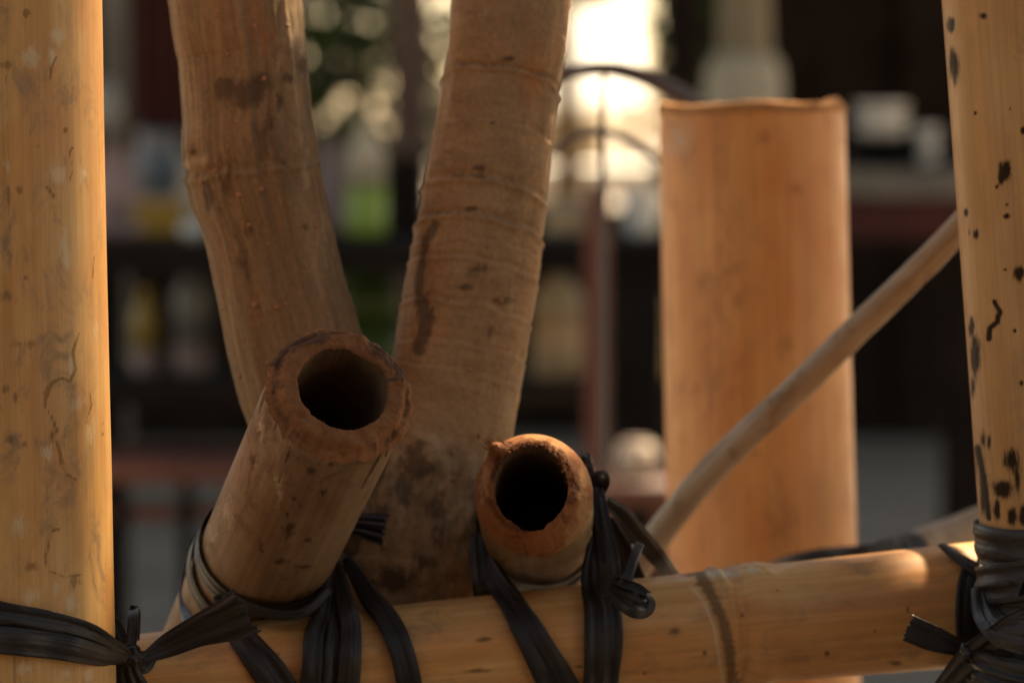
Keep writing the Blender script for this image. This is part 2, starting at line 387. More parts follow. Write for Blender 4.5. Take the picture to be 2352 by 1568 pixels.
railm = [([(1606, 1318), (1636, 1370), (1662, 1430), (1676, 1500), (1684, 1570)], 14), (1585, 1318, 22, 6), (1610, 1340, 12, 8), (1110, 1468, 22, 8, .85), (1785, 1355, 4, 4), (1705, 1412, 4, 4), (1618, 1498, 4, 5), (1480, 1545, 6, 6), (1420, 1500, 5, 6), (1900, 1500, 5, 5), (2010, 1450, 5, 4), (2085, 1400, 4, 10), (1680, 1530, 5, 5), (640, 1500, 3, 4), (1330, 1530, 12, 4, .8), (2060, 1522, 14, 5, .8), (1950, 1380, 3, 3), (1100, 1540, 40, 5, .7), (1550, 1450, 14, 14, .62), (1500, 1480, 10, 12, .62)]
railp = [(1650, 1316, 50, 11), (1730, 1308, 14, 10), ([(1585, 1345), (1615, 1380), (1640, 1440), (1652, 1510), (1660, 1570)], 3.5), (1560, 1332, 30, 6, .7)]
f0 = (0.32 - 0.03) / (RB - RA).length; f1 = (0.32 + rlen + 0.06) / (RB - RA).length
culm('culm', rail, RA, RB, rA, rB, 620, 176, m_rail, (f0, f1), rail_disp, railm, railp)
def on_rail(x, y, lift=0.0012):
    p, n = ray_axis(x, y, RLa, RLb, 0.0199, 0.0260)
    return p + n * lift, n

# back stump
SA, SB = P(1728, 259, 1.95), P(1752, 1330, 1.95)
Sg = to_ground(SA, SB); rS = 0.0493
st = empty('bamboo_stump', Sg, 'wide amber bamboo stump with ragged orange cut top, standing behind the rail', 'bamboo stump')
sdk = [(1751, 314, 18, 18, .9), (1827, 436, 20, 18, .85), (1646, 366, 9, 10, .8), (1738, 534, 14, 14, .85), (1827, 327, 14, 16, .75), (1613, 317, 14, 10, .75), (1770, 280, 40, 8, .75), (1690, 690, 20, 30, .65), (1800, 800, 25, 30, .65), (1720, 1000, 20, 40, .6), (1600, 900, 15, 20, .6), (1545, 470, 8, 30, .7)]
NS, MS = 128, 60
def stump():
    ax = (Sg - SA).normalized(); T, X, Y = frames(np.array([np.array(SA), np.array(Sg)])); X = Vector(X[0]); Y = Vector(Y[0]); L = (Sg - SA).length
    prof = []
    for j in range(NS):
        th = j / NS * 2 * math.pi
        e = 0.0024 * nz(math.cos(th) * 1.4, math.sin(th) * 1.4, 7) + 0.0004 * nz(math.cos(th) * 9, math.sin(th) * 9, 2)
        prof.append(e)
    V, tc, F = [], [], []
    rows = [0.0] + list(np.linspace(0.004, 0.32, 50)) + [L]
    for i, s in enumerate(rows):
        for j in range(NS):
            th = j / NS * 2 * math.pi
            r = rS * (1 + 0.05 * s / 0.3 * 0.45) + 0.0006 * nz(math.cos(th) * 1.5, math.sin(th) * 1.5, s * 4)
            ss = s + prof[j] if i < 2 else s
            V.append(SA + ax * ss + X * (r * math.cos(th)) + Y * (r * math.sin(th))); tc.append((r * math.cos(th), r * math.sin(th), s))
    n = len(rows)
    for i in range(n - 1):
        for j in range(NS):
            k = (j + 1) % NS; F.append((i * NS + j, (i + 1) * NS + j, (i + 1) * NS + k, i * NS + k))
    V = np.array([tuple(v) for v in V])
    dk = paint(V, sdk); pl = paint(V, [(1560, 320, 40, 40, .7)])
    build('culm', V, F, m_stump, st, tc, {'dark': dk, 'pale': pl}, flip=True)
    # ragged cut rim: outer lip, face, inner wall
    V, tc, F = [], [], []
    rr = [(rS + 0.0006, 0.0022), (rS + 0.0011, -0.0012), (rS - 0.001, -0.0030), (rS - 0.006, -0.0026), (rS - 0.0085, -0.0012), (rS - 0.0088, 0.10)]
    for i, (r, dz) in enumerate(rr):
        for j in range(NS):
            th = j / NS * 2 * math.pi
            e = prof[j] + (0.0008 * nz(math.cos(th) * 14, math.sin(th) * 14, i * 2.3) - 0.005 * max(0, nz(math.cos(th) * 3.5 + 5, math.sin(th) * 3.5, 1) - 0.12) if 0 < i < 5 else 0)
            V.append(SA + ax * (dz + e) + X * (r * math.cos(th)) + Y * (r * math.sin(th))); tc.append((r * math.cos(th), r * math.sin(th), dz + e))
    for i in range(len(rr) - 1):
        for j in range(NS):
            k = (j + 1) % NS; F.append((i * NS + j, i * NS + k, (i + 1) * NS + k, (i + 1) * NS + j))
    build('cut_rim', V, F, m_cut3, st, tc, {'dark': np.zeros(len(V)), 'pale': np.zeros(len(V))})
stump()

# ------------------------------------------------------------------ the two open tubes pointing at the viewer
def open_tube(label, A, B, extra, Rr, inner, prof, mat_body, mat_cut, back_len, dark=(), pale=(), cdark=(), cpale=(), cx=(0, 0), nseg=220, groove_dark=None):
    """A = centre of the cut face (near), B = a point further back on the axis; prof(th, q) -> (radius, axial) of the cut face, q 0 at the bore, 1 at the skin"""
    ax = (B - A).normalized(); L = (B - A).length + extra
    X = (-FWD) - ax * (-FWD).dot(ax); X = Vector((1, 0, 0)) - ax * ax.x; X.normalize(); Y = ax.cross(X); Y.normalize()
    if Y.z < 0: Y = -Y
    root = empty('bamboo_tube', A + ax * L, label, 'bamboo tube')
    def pt(r, th, s): return A + ax * s + X * (r * math.cos(th)) + Y * (r * math.sin(th))
    # body
    V, tc, F = [], [], []
    rows = np.concatenate([np.linspace(0, 1, 150) ** 1.2 * 0.17, np.linspace(0.18, L, 12)])
    edge = [prof(j / nseg * 2 * math.pi, 1.0) for j in range(nseg)]
    for i, s in enumerate(rows):
        for j in range(nseg):
            th = j / nseg * 2 * math.pi
            s0 = edge[j][1]; f = max(0.0, 1 - s / 0.17)
            r = Rr + 0.0005 * nz(math.cos(th) * 1.4, math.sin(th) * 1.4, s * 6) * min(1, s * 60) + (edge[j][0] - Rr) * max(0, 1 - s / 0.006)
            V.append(pt(r, th, s + s0 * f)); tc.append((Rr * math.cos(th), Rr * math.sin(th), s))
    n = len(rows)
    for i in range(n - 1):
        for j in range(nseg):
            k = (j + 1) % nseg; F.append((i * nseg + j, i * nseg + k, (i + 1) * nseg + k, (i + 1) * nseg + j))
    V = np.array([tuple(v) for v in V])
    build('culm', V, F, mat_body, root, tc, {'dark': paint(V, dark), 'pale': paint(V, pale)}, flip=True)
    # cut face
    V, tc, F = [], [], []
    nq = 26
    for i in range(nq):
        q = i / (nq - 1)
        for j in range(nseg):
            th = j / nseg * 2 * math.pi; r, s = prof(th, q)
            off = (1 - q) ** 1.5
            V.append(pt(r, th, s) + X * (cx[0] * off) + Y * (cx[1] * off)); tc.append(((r + 0.002) * math.cos(th), (r + 0.002) * math.sin(th), s))
    for i in range(nq - 1):
        for j in range(nseg):
            k = (j + 1) % nseg; F.append((i * nseg + j, i * nseg + k, (i + 1) * nseg + k, (i + 1) * nseg + j))
    V = np.array([tuple(v) for v in V])
    dk = paint(V, cdark)
    if groove_dark: dk = np.maximum(dk, [groove_dark((i % nseg) / nseg * 2 * math.pi, (i // nseg) / (nq - 1)) for i in range(len(V))])  # darker ring in the groove of the cut face
    build('cut_end', V, F, mat_cut, root, tc, {'dark': dk, 'pale': paint(V, cpale)}, flip=True)
    # bore
    V2, F2 = [], []
    for i, s in enumerate((0, 0.004, 0.02, 0.05, 0.11)):
        for j in range(nseg):
            th = j / nseg * 2 * math.pi; r, s0 = prof(th, 0.0)
            f = min(1, s / 0.03); rr = r * (1 - f) + inner * 1.02 * f
            V2.append(pt(rr, th, s + s0 * (1 - f)) + X * cx[0] * (1 - f * 0.5) + Y * cx[1] * (1 - f * 0.5))
    for i in range(4):
        for j in range(nseg):
            k = (j + 1) % nseg; F2.append((i * nseg + k, i * nseg + j, (i + 1) * nseg + j, (i + 1) * nseg + k))
    V2.append(pt(0, 0, 0.112)); c = len(V2) - 1
    for j in range(nseg): F2.append((4 * nseg + j, 4 * nseg + (j + 1) % nseg, c))
    build('bore', V2, F2, m_in, root)
    return root, ax, X, Y, pt
def fibres(root, pts, mat, name='frayed_fibres'):
    ce = [c for c in root.children if c.name.startswith('cut_end')]
    root = ce[0] if ce else root
    V, F, tc = [], [], []
    for (p, d, l, w) in pts:
        d = d.normalized(); s = d.cross(FWD); s = s.normalized() if s.length > 1e-4 else RGT
        t = d.cross(s).normalized()
        b = len(V)
        bend = Vector((random.uniform(-1, 1), random.uniform(-1, 1), random.uniform(-1, 1))) * l * 0.18
        for q in (0, 0.5, 1):
            c = p + d * (l * q) + bend * (q * q); ww = w * (1 - 0.8 * q)
            for a in range(3):
                an = a * 2.094
                V.append(c + s * (ww * math.cos(an)) + t * (ww * math.sin(an))); tc.append((a, 0, q * l))
        for i in (0, 1):
            for a in range(3):
                k = (a + 1) % 3; F.append((b + i * 3 + a, b + i * 3 + k, b + i * 3 + 3 + k, b + i * 3 + 3 + a))
    o = build(name, V, F, mat, root, tc, {'dark': np.zeros(len(V)), 'pale': np.zeros(len(V))})
    o['kind'] = 'stuff'
    return o

# tube 1 (large, weathered)
T1A, T1B = P(789, 890, 1.402), P(622, 1255, 1.515)
R1 = 0.0277
def prof1(th, q):
    cs, sn = math.cos(th), math.sin(th)
    ri = 0.0176 + 0.0004 * nz(cs * 3, sn * 3, 1) + 0.00035 * nz(cs * 16, sn * 16, 2) + 0.0010 * math.exp(-((th - 0.55) / 0.25) ** 2)
    Ro = R1 + 0.0013 + 0.0008 * nz(cs * 4, sn * 4, 8) + 0.0007 * nz(cs * 13, sn * 13, 4) + 0.0004 * nz(cs * 34, sn * 34, 4)
    r = ri + (Ro - ri) * q
    step = 1 / (1 + math.exp(-(q - 0.60 - 0.20 * nz(cs * 1.8, sn * 1.8, 3)) * 26))         # saw left two levels
    s = 0.0046 * step + 0.0016 * nz(r * cs * 220, r * sn * 260, 1.7) + 0.0006 * nz(r * cs * 800, r * sn * 800, 3.1)
    s += 0.0022 * max(0, q - 0.86) / 0.14 + 0.0022 * nz(cs * 5, sn * 5, 6) * q + 0.0011 * nz(cs * 22, sn * 22, 6) * q
    if q < 0.12: s += 0.0012 * (1 - q / 0.12) ** 2
    return r, s
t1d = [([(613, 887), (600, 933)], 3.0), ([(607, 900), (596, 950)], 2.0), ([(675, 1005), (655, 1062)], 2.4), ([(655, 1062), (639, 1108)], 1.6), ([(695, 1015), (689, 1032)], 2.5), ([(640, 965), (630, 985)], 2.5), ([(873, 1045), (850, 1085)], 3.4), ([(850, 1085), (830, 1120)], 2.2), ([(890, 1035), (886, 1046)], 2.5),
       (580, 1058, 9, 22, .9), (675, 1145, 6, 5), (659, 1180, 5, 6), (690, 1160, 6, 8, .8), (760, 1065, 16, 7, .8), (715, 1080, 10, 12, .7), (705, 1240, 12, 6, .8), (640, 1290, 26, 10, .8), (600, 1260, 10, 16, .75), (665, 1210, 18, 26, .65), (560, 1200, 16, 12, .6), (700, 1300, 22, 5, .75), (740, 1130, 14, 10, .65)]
t1p = [(520, 1180, 18, 40, .7), (490, 1230, 14, 30, .7), (640, 1120, 12, 60, .65), (600, 980, 8, 30, .7)]
c1d = [([(633, 837), (652, 808), (699, 781), (748, 775)], 13), ([(857, 794), (896, 827), (926, 860)], 13), ([(866, 872), (930, 870)], 4), (640, 880, 8, 14, .8), (770, 762, 20, 5, .7)]
tube1, ax1, X1, Y1, pt1 = open_tube('weathered grey brown bamboo tube, the larger of the two open tubes, tied over the rail', T1A, T1B, 0.16, R1, 0.0176, prof1, m_tube, m_cut1, 0.3, t1d, t1p, c1d, (), groove_dark=lambda th, q: max(0, (0.42 + 0.5 * nz(math.cos(th) * 1.7, math.sin(th) * 1.7, 4)) * math.exp(-((q - 0.72 - 0.16 * nz(math.cos(th) * 2, math.sin(th) * 2, 3)) / 0.11) ** 2)))
fb = []
for i in range(320):
    th = random.choice((random.gauss(-0.35, 0.5), random.gauss(0.6, 0.5), random.uniform(0, 6.28)))
    p = pt1(R1 - 0.0003, th, prof1(th, 1)[1]); d = X1 * math.cos(th) + Y1 * math.sin(th)
    fb.append((p, d + Vector((random.gauss(0, .6), random.gauss(0, .6), random.gauss(0, .6))), random.uniform(0.0006, 0.0019), 0.00009))
for i in range(90):
    th = random.choice((random.gauss(0.7, 0.5), random.uniform(0, 6.28)))
    r, s = prof1(th, 0.0); p = pt1(r, th, s); d = -(X1 * math.cos(th) + Y1 * math.sin(th)) - ax1 * 0.8
    fb.append((p, d + Vector((random.gauss(0, .6), random.gauss(0, .6), random.gauss(0, .6))), random.uniform(0.0005, 0.0016), 0.00008))
for th in (0.02, 0.06, -0.04, -0.5, 3.0):
    p = pt1(R1 - 0.0002, th, 0.006); fb.append((p, X1 * math.cos(th) + Y1 * math.sin(th) * 0.6 + Vector((0, 0, .2)), random.uniform(0.003, 0.0045), 0.00018))
fibres(tube1, fb, m_cut1)

# tube 2 (smaller, dome-worn end)
T2A, T2B = P(1225, 1128, 1.468), P(1237, 1213, 1.548)
R2 = 0.0238
def prof2(th, q):
    cs, sn = math.cos(th), math.sin(th)
    ri = 0.0148 + 0.0016 * sn * sn + 0.00035 * nz(cs * 5, sn * 5, 1) + 0.0003 * nz(cs * 18, sn * 18, 2)
    if sn < -0.85: ri += 0.0013 / (1 + math.exp(-(0.30 - abs(th - 1.5 * math.pi - 0.05)) * 60))     # notch at the bottom of the bore
    r = ri + (R2 - ri) * (1 - (1 - q) ** 1.2)
    L = 0.013 + 0.006 * -sn + 0.003 * cs
    s = L * (0.6 * q + 0.4 * q ** 2.2) - 0.005
    s += (0.0007 * nz(r * cs * 300, r * sn * 300, q * 3) + 0.00025 * nz(r * cs * 1000, r * sn * 1000, q * 7)) * (1 - q * 0.8)
    if q < 0.35 and sn > 0.0: s += 0.0034 * nz(cs * 22, sn * 22, q * 14) * (1 - q / 0.35) * sn      # torn fibres
    bump = math.exp(-((th - 2.3) / 0.16) ** 2)                                                    # torn corner
    s -= 0.0055 * bump * math.exp(-((q - 0.45) / 0.3) ** 2); r += 0.0034 * bump * math.exp(-((q - 0.6) / 0.3) ** 2)
    return r, s
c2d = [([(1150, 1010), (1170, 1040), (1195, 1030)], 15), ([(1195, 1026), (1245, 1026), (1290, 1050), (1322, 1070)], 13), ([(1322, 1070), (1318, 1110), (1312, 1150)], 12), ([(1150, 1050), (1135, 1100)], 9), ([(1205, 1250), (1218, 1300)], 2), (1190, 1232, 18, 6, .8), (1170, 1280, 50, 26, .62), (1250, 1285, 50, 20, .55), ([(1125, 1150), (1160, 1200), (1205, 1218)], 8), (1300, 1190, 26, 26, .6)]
c2p = [(1318, 1240, 24, 44), (1340, 1180, 14, 70), (1115, 1090, 12, 60, .8), (1350, 1230, 14, 60), (1290, 1275, 26, 16, .8), (1285, 1030, 40, 26, .9), (1345, 1090, 20, 40, .9), (1240, 1000, 50, 14, .9), (1108, 1140, 8, 60, .7)]  # pale skin patches; the top right marks paint in sunlight
t2p = []
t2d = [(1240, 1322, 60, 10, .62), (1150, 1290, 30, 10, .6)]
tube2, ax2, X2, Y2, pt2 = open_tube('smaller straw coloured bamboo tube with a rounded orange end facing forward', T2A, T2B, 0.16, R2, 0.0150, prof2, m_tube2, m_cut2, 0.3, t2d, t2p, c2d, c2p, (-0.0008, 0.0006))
fb = []
for i in range(26):
    th = random.gauss(2.28, 0.09); r, s = prof2(th, random.uniform(.3, .8)); p = pt2(r, th, s)
    fb.append((p, -RGT * 1.0 + UPV * random.uniform(0.1, 1.0) - FWD * 0.2, random.uniform(0.002, 0.0048), random.uniform(0.0002, 0.0004)))
for i in range(420):
    th = random.uniform(0.0, 2.7); r, s = prof2(th, random.uniform(0, 0.3)); p = pt2(r, th, s) + X2 * -0.0006 + Y2 * 0.0016
    fb.append((p, -(X2 * math.cos(th) + Y2 * math.sin(th)) * 0.7 - ax2 + Vector((random.gauss(0, .5), random.gauss(0, .5), random.gauss(0, .5))), random.uniform(0.0008, 0.0030), 0.0002))
fibres(tube2, fb, m_cut2)

# ------------------------------------------------------------------ the forked tree
tree_base = P(930, 1500, 1.585); tree_base.z = 0
tree = empty('tree', tree_base, 'forked young tree with two bare brown trunks rising behind the tubes', 'tree')
def limb(name, rows, mat, d0, rings=(), marks_d=(), marks_p=(), lumps=(), seed=0, nseg=150, n=380, ground=False, ridge=0.0):
    pts = [(x, y, w, d) for (x, y, w, d) in rows]
    S = catmull(pts, n)
    C = np.array([np.array(P(a, b, dd)) for a, b, w, dd in S]); rad = np.array([w / 2 * dd / FPX for a, b, w, dd in S])
    if ground:
        k = 14
        ex = np.linspace(C[-1], np.array(tree_base), k)[1:]; C = np.vstack([C, ex]); rad = np.concatenate([rad, np.linspace(rad[-1], rad[-1] * 1.25, k)[1:]])
    ys = np.concatenate([S[:, 1], np.full(len(C) - n, 9999)])
    idx = {}
    T, X, Y = frames(C)
    Sl = np.concatenate([[0], np.cumsum(np.linalg.norm(np.diff(C, axis=0), axis=1))])
    rk = np.zeros((len(C), nseg))
    def disp_i(i, j, th):
        cs, sn = math.cos(th), math.sin(th); s = Sl[i]
        d = 0.0014 * nz(cs * 1.3 + seed, sn * 1.3, s * 9) + 0.0007 * nz(cs * 4 + seed, sn * 4, s * 40) + ridge * nz(cs * 13 + seed, sn * 13, s * 9) + 0.0003 * nz(cs * 20 + seed, sn * 20, s * 200)
        bf = min(1.0, max(0.0, (ys[i] - 940) / 160))
        if bf > 0: d += bf * (0.0034 * nz(cs * 3.2 + seed, sn * 3.2, s * 34) + 0.0018 * nz(cs * 9 + seed, sn * 9, s * 95) + 0.0009 * nz(cs * 24 + seed, sn * 24, s * 260))
        for (ry, amp, wd, arch) in rings:
            o = ys[i] - ry - arch * (1 - cs) - 10 * nz(cs * 2, sn * 2, ry)
            if abs(o) < 60:
                rk[i, j] = max(rk[i, j], 520 * amp * math.exp(-((o + wd * 1.2) / (wd * 1.1)) ** 2))
                d += 0.9 * amp * (math.exp(-(o / wd) ** 2) - 0.9 * math.exp(-((o + wd * 1.7) / wd) ** 2))
        return d
    th = np.arange(nseg) / nseg * 2 * math.pi
    V = np.zeros((len(C), nseg, 3)); TC = np.zeros((len(C), nseg, 3))
    for i in range(len(C)):
        r = rad[i] + np.array([disp_i(i, j, t) for j, t in enumerate(th)])
        V[i] = C[i] + np.outer(r * np.cos(th), X[i]) + np.outer(r * np.sin(th), Y[i])
        TC[i, :, 0] = rad[i] * np.cos(th); TC[i, :, 1] = rad[i] * np.sin(th); TC[i, :, 2] = Sl[i]
    V = V.reshape(-1, 3)
    for (lx, ly, rx, ry, amp) in lumps:       # branch collars and scars
        px, py, pd = project(V); q = np.exp(-(((px - lx) / rx) ** 2 + ((py - ly) / ry) ** 2)) * (pd < np.median(pd) + 0.01)
        V = V - np.outer(q * amp, np.array(FWD))
    F = []
    for i in range(len(C) - 1):
        for j in range(nseg):
            k = (j + 1) % nseg; F.append((i * nseg + j, i * nseg + k, (i + 1) * nseg + k, (i + 1) * nseg + j))
    return build(name, V, F, mat, tree, TC.reshape(-1, 3), {'dark': np.maximum(paint(V, marks_d), np.clip(rk.ravel() * 0.8, 0, .40)), 'pale': paint(V, marks_p)})
DT = 1.575
trunk_rows = [(1300, -1500, 215, DT + .03), (1225, -500, 250, DT + .01), (1179, 0, 274, DT), (1155, 180, 268, DT), (1131, 330, 277, DT), (1106, 500, 289, DT), (1090, 620, 299, DT), (1069, 740, 302, DT), (1045, 880, 308, DT), (1012, 1010, 325, DT), (975, 1160, 345, DT), (950, 1370, 350, DT + .004), (940, 1600, 350, DT + .006)]
trunk_d = [([(1000, 515), (975, 560), (965, 620), (963, 690)], 9), ([(970, 690), (975, 760), (960, 800)], 16), (985, 720, 16, 40, .9), (1168, 136, 14, 6), (1130, 283, 10, 5), (1100, 385, 18, 6, .9), (1085, 480, 14, 5), (1030, 350, 8, 5),
            (1150, 690, 30, 8, .8), (1060, 660, 20, 8, .8), (960, 1060, 36, 50, .9), (930, 1120, 50, 40, .85), (1000, 1180, 24, 60, .8), (900, 1330, 60, 30, .85), (960, 1280, 40, 30, .7), (880, 1180, 30, 40, .7), (1130, 760, 12, 30, .65), (1090, 620, 50, 14, .6)]
trunk_p = [([(950, 990), (1000, 1010), (1022, 1050), (1030, 1100)], 9), (1060, 1180, 26, 60, .62), (1070, 1280, 20, 40, .6), (1180, 820, 12, 120, .72), (1170, 940, 12, 60, .75), (1290, 100, 14, 120, .7), (1030, 250, 12, 200, .66), (940, 750, 12, 90, .75)]  # pale callus ridge; the edge strips paint in slight side light
limb('trunk', trunk_rows, m_bark2, DT, [(165, 0.0011, 7, 46), (420, 0.0012, 7, 40), (505, 0.0011, 7, 40), (600, 0.0006, 6, 36), (290, 0.0004, 6, 34), (700, 0.0007, 6, 30), (560, 0.0004, 5, 30), (60, 0.0004, 5, 40), (790, 0.0004, 5, 30), (850, 0.0004, 5, 30), (-60, 0.001, 7, 46)],
     trunk_d, trunk_p, [(985, 640, 10, 110, -0.003), (955, 640, 14, 130, 0.002), (985, 1040, 40, 50, 0.004), (940, 1110, 40, 60, -0.003), (1005, 1170, 14, 110, -0.002), (1080, 1200, 40, 160, 0.003)], 2, ground=True)
limb_rows = [(420, -1500, 240, DT + .05), (505, -500, 280, DT - .01), (540, 0, 300, DT - .02), (557, 130, 292, DT - .02), (567, 260, 299, DT - .02), (571, 330, 308, DT - .02), (584, 420, 309, DT - .018), (611, 520, 294, DT - .016), (637, 640, 294, DT - .014), (663, 740, 304, DT - .012), (702, 880, 312, DT - .01), (745, 990, 315, DT - .006), (820, 1130, 310, DT), (890, 1300, 300, DT + .01), (930, 1500, 290, DT + .015)]
limb_d = [([(600, 190), (560, 215), (520, 200)], 26), (570, 220, 60, 30, .8), (680, 110, 10, 26), (665, 180, 24, 14, .9), (690, 150, 12, 30, .9), (640, 230, 10, 26, .9), (440, 350, 14, 8, .8), (600, 320, 40, 60, .62), (520, 420, 20, 60, .6), (700, 520, 14, 10, .8), (560, 560, 30, 80, .55), (480, 440, 10, 40, .8)]
limb_p = [(660, 40, 18, 60, .85), (640, 150, 14, 40, .75), (430, 380, 30, 12, .8), (460, 370, 16, 16, .8), (700, 400, 20, 90, .66), (440, 200, 8, 120, .6), (740, 560, 20, 100, .62)]  # pale bark, with the lit right edge painted in near the top
limb('limb', limb_rows, m_bark1, DT, [(385, 0.0009, 9, 10)], limb_d, limb_p, [(424, 345, 24, 30, 0.004), (450, 380, 40, 20, 0.003), (680, 120, 30, 50, 0.004)], 9, ridge=0.0011)
# cork lenticels: small warts on both stems
def warts():
    spots = [(478, 48, 'l'), (524, 126, 'l'), (543, 281, 'l'), (606, 185 - 4, 'l'), (632, 230, 'l'), (615, 560 - 0, 'l'), (572, 516, 'l'), (635, 420, 'l'), (600, 435, 'l'), (463, 418, 'l'), (510, 860 - 150, 'l'), (660, 60, 'l'), (585, 60, 'l'), (700, 610, 'l'), (726, 520, 'l'), (540, 600, 'l'), (655, 700, 'l'), (600, 800, 'l'), (585, 700, 'l'), (560, 780, 'l'), (418, 300, 'l'), (415, 330, 'l'),
             (1010, 1130, 't'), (890, 1130, 't'), (905, 1160, 't'), (860, 1190, 't'), (1025, 1120, 't'), (925, 1080, 't'), (940, 1020, 't'), (1040, 1100, 't'), (1100, 1000, 't'), (1080, 850, 't'), (1150, 690, 't'), (880, 1250, 't'), (955, 1205, 't'), (1040, 1040, 't')]
    while len(spots) < 50:
        spots.append((random.uniform(450, 780), random.uniform(0, 900), 'l'))
    bpy.context.view_layer.update()
    dg = bpy.context.evaluated_depsgraph_get()
    obs = {'l': [o for o in tree.children if o.name.startswith('limb')][0], 't': [o for o in tree.children if o.name.startswith('trunk')][0]}
    VF = {'l': ([], []), 't': ([], [])}
    for (x, y, k) in spots:
        V, F = VF[k]; o = obs[k]; inv = o.matrix_world.inverted()
        ray = (P(x, y, 1) - CAM).normalized()
        ok, loc, nrm, _ = o.ray_cast(inv @ CAM, inv.to_3x3() @ ray)
        if not ok: continue
        p = o.matrix_world @ loc; nn = (o.matrix_world.to_3x3() @ nrm).normalized()
        r = random.uniform(0.0007, 0.0015) * (1.15 if k == 't' else 1)
        a = nn.orthogonal().normalized(); b = nn.cross(a)
        base = len(V)
        for i in range(3):
            rr = r * (1.0, 0.75, 0.3)[i]; hh = r * (-0.2, 0.55, 0.85)[i]
            for j in range(7):
                an = j / 7 * 6.283; V.append(p + nn * hh + a * (rr * math.cos(an) * random.uniform(.8, 1.2)) + b * (rr * math.sin(an) * random.uniform(.8, 1.2)))
        for i in range(2):
            for j in range(7):
                q = (j + 1) % 7; F.append((base + i * 7 + j, base + i * 7 + q, base + i * 7 + 7 + q, base + i * 7 + 7 + j))
        F.append(tuple(base + 14 + j for j in range(7)))
    for k in VF:
        o = build('lenticels', VF[k][0], VF[k][1], m_len, obs[k]); o['kind'] = 'stuff'
warts()

# ------------------------------------------------------------------ stick and back pole
def poly_pole(name, rows, mat, label, cat, seed, n=160, nseg=40, knots=(0.15, 0.235, 0.33)):
    S = catmull(rows, n)
    C = np.array([np.array(P(a, b, dd)) for a, b, w, dd in S]); rad = [w / 2 * dd / FPX for a, b, w, dd in S]
    V, F, tc = sweep(C, rad, nseg, lambda th, s, r: 0.0008 * nz(math.cos(th) + seed, math.sin(th), s * 22) + 0.0004 * nz(math.cos(th) * 2 + seed, math.sin(th) * 2, s * 90) + sum(0.0006 * math.exp(-((s - k) / 0.003) ** 2) for k in knots))
    V = np.vstack([V, C[0], C[-1]]); tc = np.vstack([tc, tc[:1], tc[-1:]]); N = len(V)
    for j in range(nseg):
        k = (j + 1) % nseg; F.append((N - 2, k, j)); F.append((N - 1, (n - 1) * nseg + j, (n - 1) * nseg + k))
    z = np.zeros(N)
    o = build(name, V, F, mat, None, tc, {'dark': z, 'pale': z})
    return tag(o, label, cat)
poly_pole('wooden_stick', [(2700, -10, 66, 1.64), (2420, 285, 66, 1.65), (2200, 527, 62, 1.665), (2030, 698, 64, 1.68), (1860, 862, 66, 1.69), (1715, 1000, 66, 1.70), (1605, 1112, 66, 1.71), (1530, 1205, 68, 1.72), (1450, 1320, 70, 1.73), (1380, 1430, 70, 1.73)], m_stick, 'thin greyish wooden stick slanting up to the right across the stump', 'stick', 4, knots=())
poly_pole('bamboo_pole', [(2760, 1010, 84, 2.00), (2500, 1108, 84, 1.93), (2250, 1205, 84, 1.87), (2060, 1280, 84, 1.83), (1900, 1345, 82, 1.80), (1700, 1425, 80, 1.77)], m_stick, 'pale thin bamboo pole behind the right end of the rail', 'bamboo pole', 7)

# ------------------------------------------------------------------ plastic raffia ties
def ribbon(parent, pts, name='strand', n=60, m=21, folds=2.2, amp=0.07, arch=0.10, seed=None, ragged=0.0, twist=0.0, mat=None, thick=0.00022):
    """pts: (Vector position, width m, normal Vector or None)"""
    seed = random.uniform(0, 50) if seed is None else seed
    rows = [list(p[0]) + [p[1]] + list(p[2] if p[2] is not None else -FWD) for p in pts]
    S = catmull(rows, n)
    C = S[:, :3]; Wd = np.maximum(S[:, 3], 0.0004); Nn = S[:, 4:7]
    T = np.gradient(C, axis=0); T /= np.linalg.norm(T, axis=1)[:, None]
    Sl = np.concatenate([[0], np.cumsum(np.linalg.norm(np.diff(C, axis=0), axis=1))])
    V, tc, F = [], [], []
    for i in range(n):
        N = Nn[i] - T[i] * (Nn[i] @ T[i]); N /= np.linalg.norm(N); B = np.cross(T[i], N)
        if twist:
            a = twist * (i / (n - 1)); N, B = N * math.cos(a) + B * math.sin(a), B * math.cos(a) - N * math.sin(a)
        for j in range(m):
            u = j / (m - 1) * 2 - 1
            w = Wd[i]
            f = 0.62 * amp * w * (0.6 * math.sin(folds * math.pi * u + seed + 0.8 * nz(Sl[i] * 25, seed, 1)) + 0.9 * nz(u * folds * 1.5 + seed, Sl[i] * 14, seed) + 0.35 * nz(u * folds * 5 + seed, Sl[i] * 20, seed + 9) + 0.35 * abs(nz(u * folds * 3 + seed * 2, Sl[i] * 30, seed + 3)))
            edge = 1 + 0.10 * nz(Sl[i] * 60, seed + np.sign(u) * 5, 2)
            p = C[i] + B * (u * w / 2 * edge) + N * (f + 0.45 * arch * w * (1 - u * u))
            if ragged and i == n - 1: p = p + T[i] * ragged * nz(u * 6, seed, 4)
            V.append(p); tc.append((u * w / 2 + seed, 0, Sl[i]))
    for i in range(n - 1):
        for j in range(m - 1):
            F.append((i * m + j, i * m + j + 1, (i + 1) * m + j + 1, (i + 1) * m + j))
    o = build(name, V, F, mat or m_raf, parent, tc)
    md = o.modifiers.new('thickness', 'SOLIDIFY'); md.thickness = thick; md.offset = 0
    return o
def px(w, d): return w * d / FPX
def rp_(rows):   # free rows (x, y, d, w)
    return [(P(x, y, d), px(w, d), None) for x, y, d, w in rows]
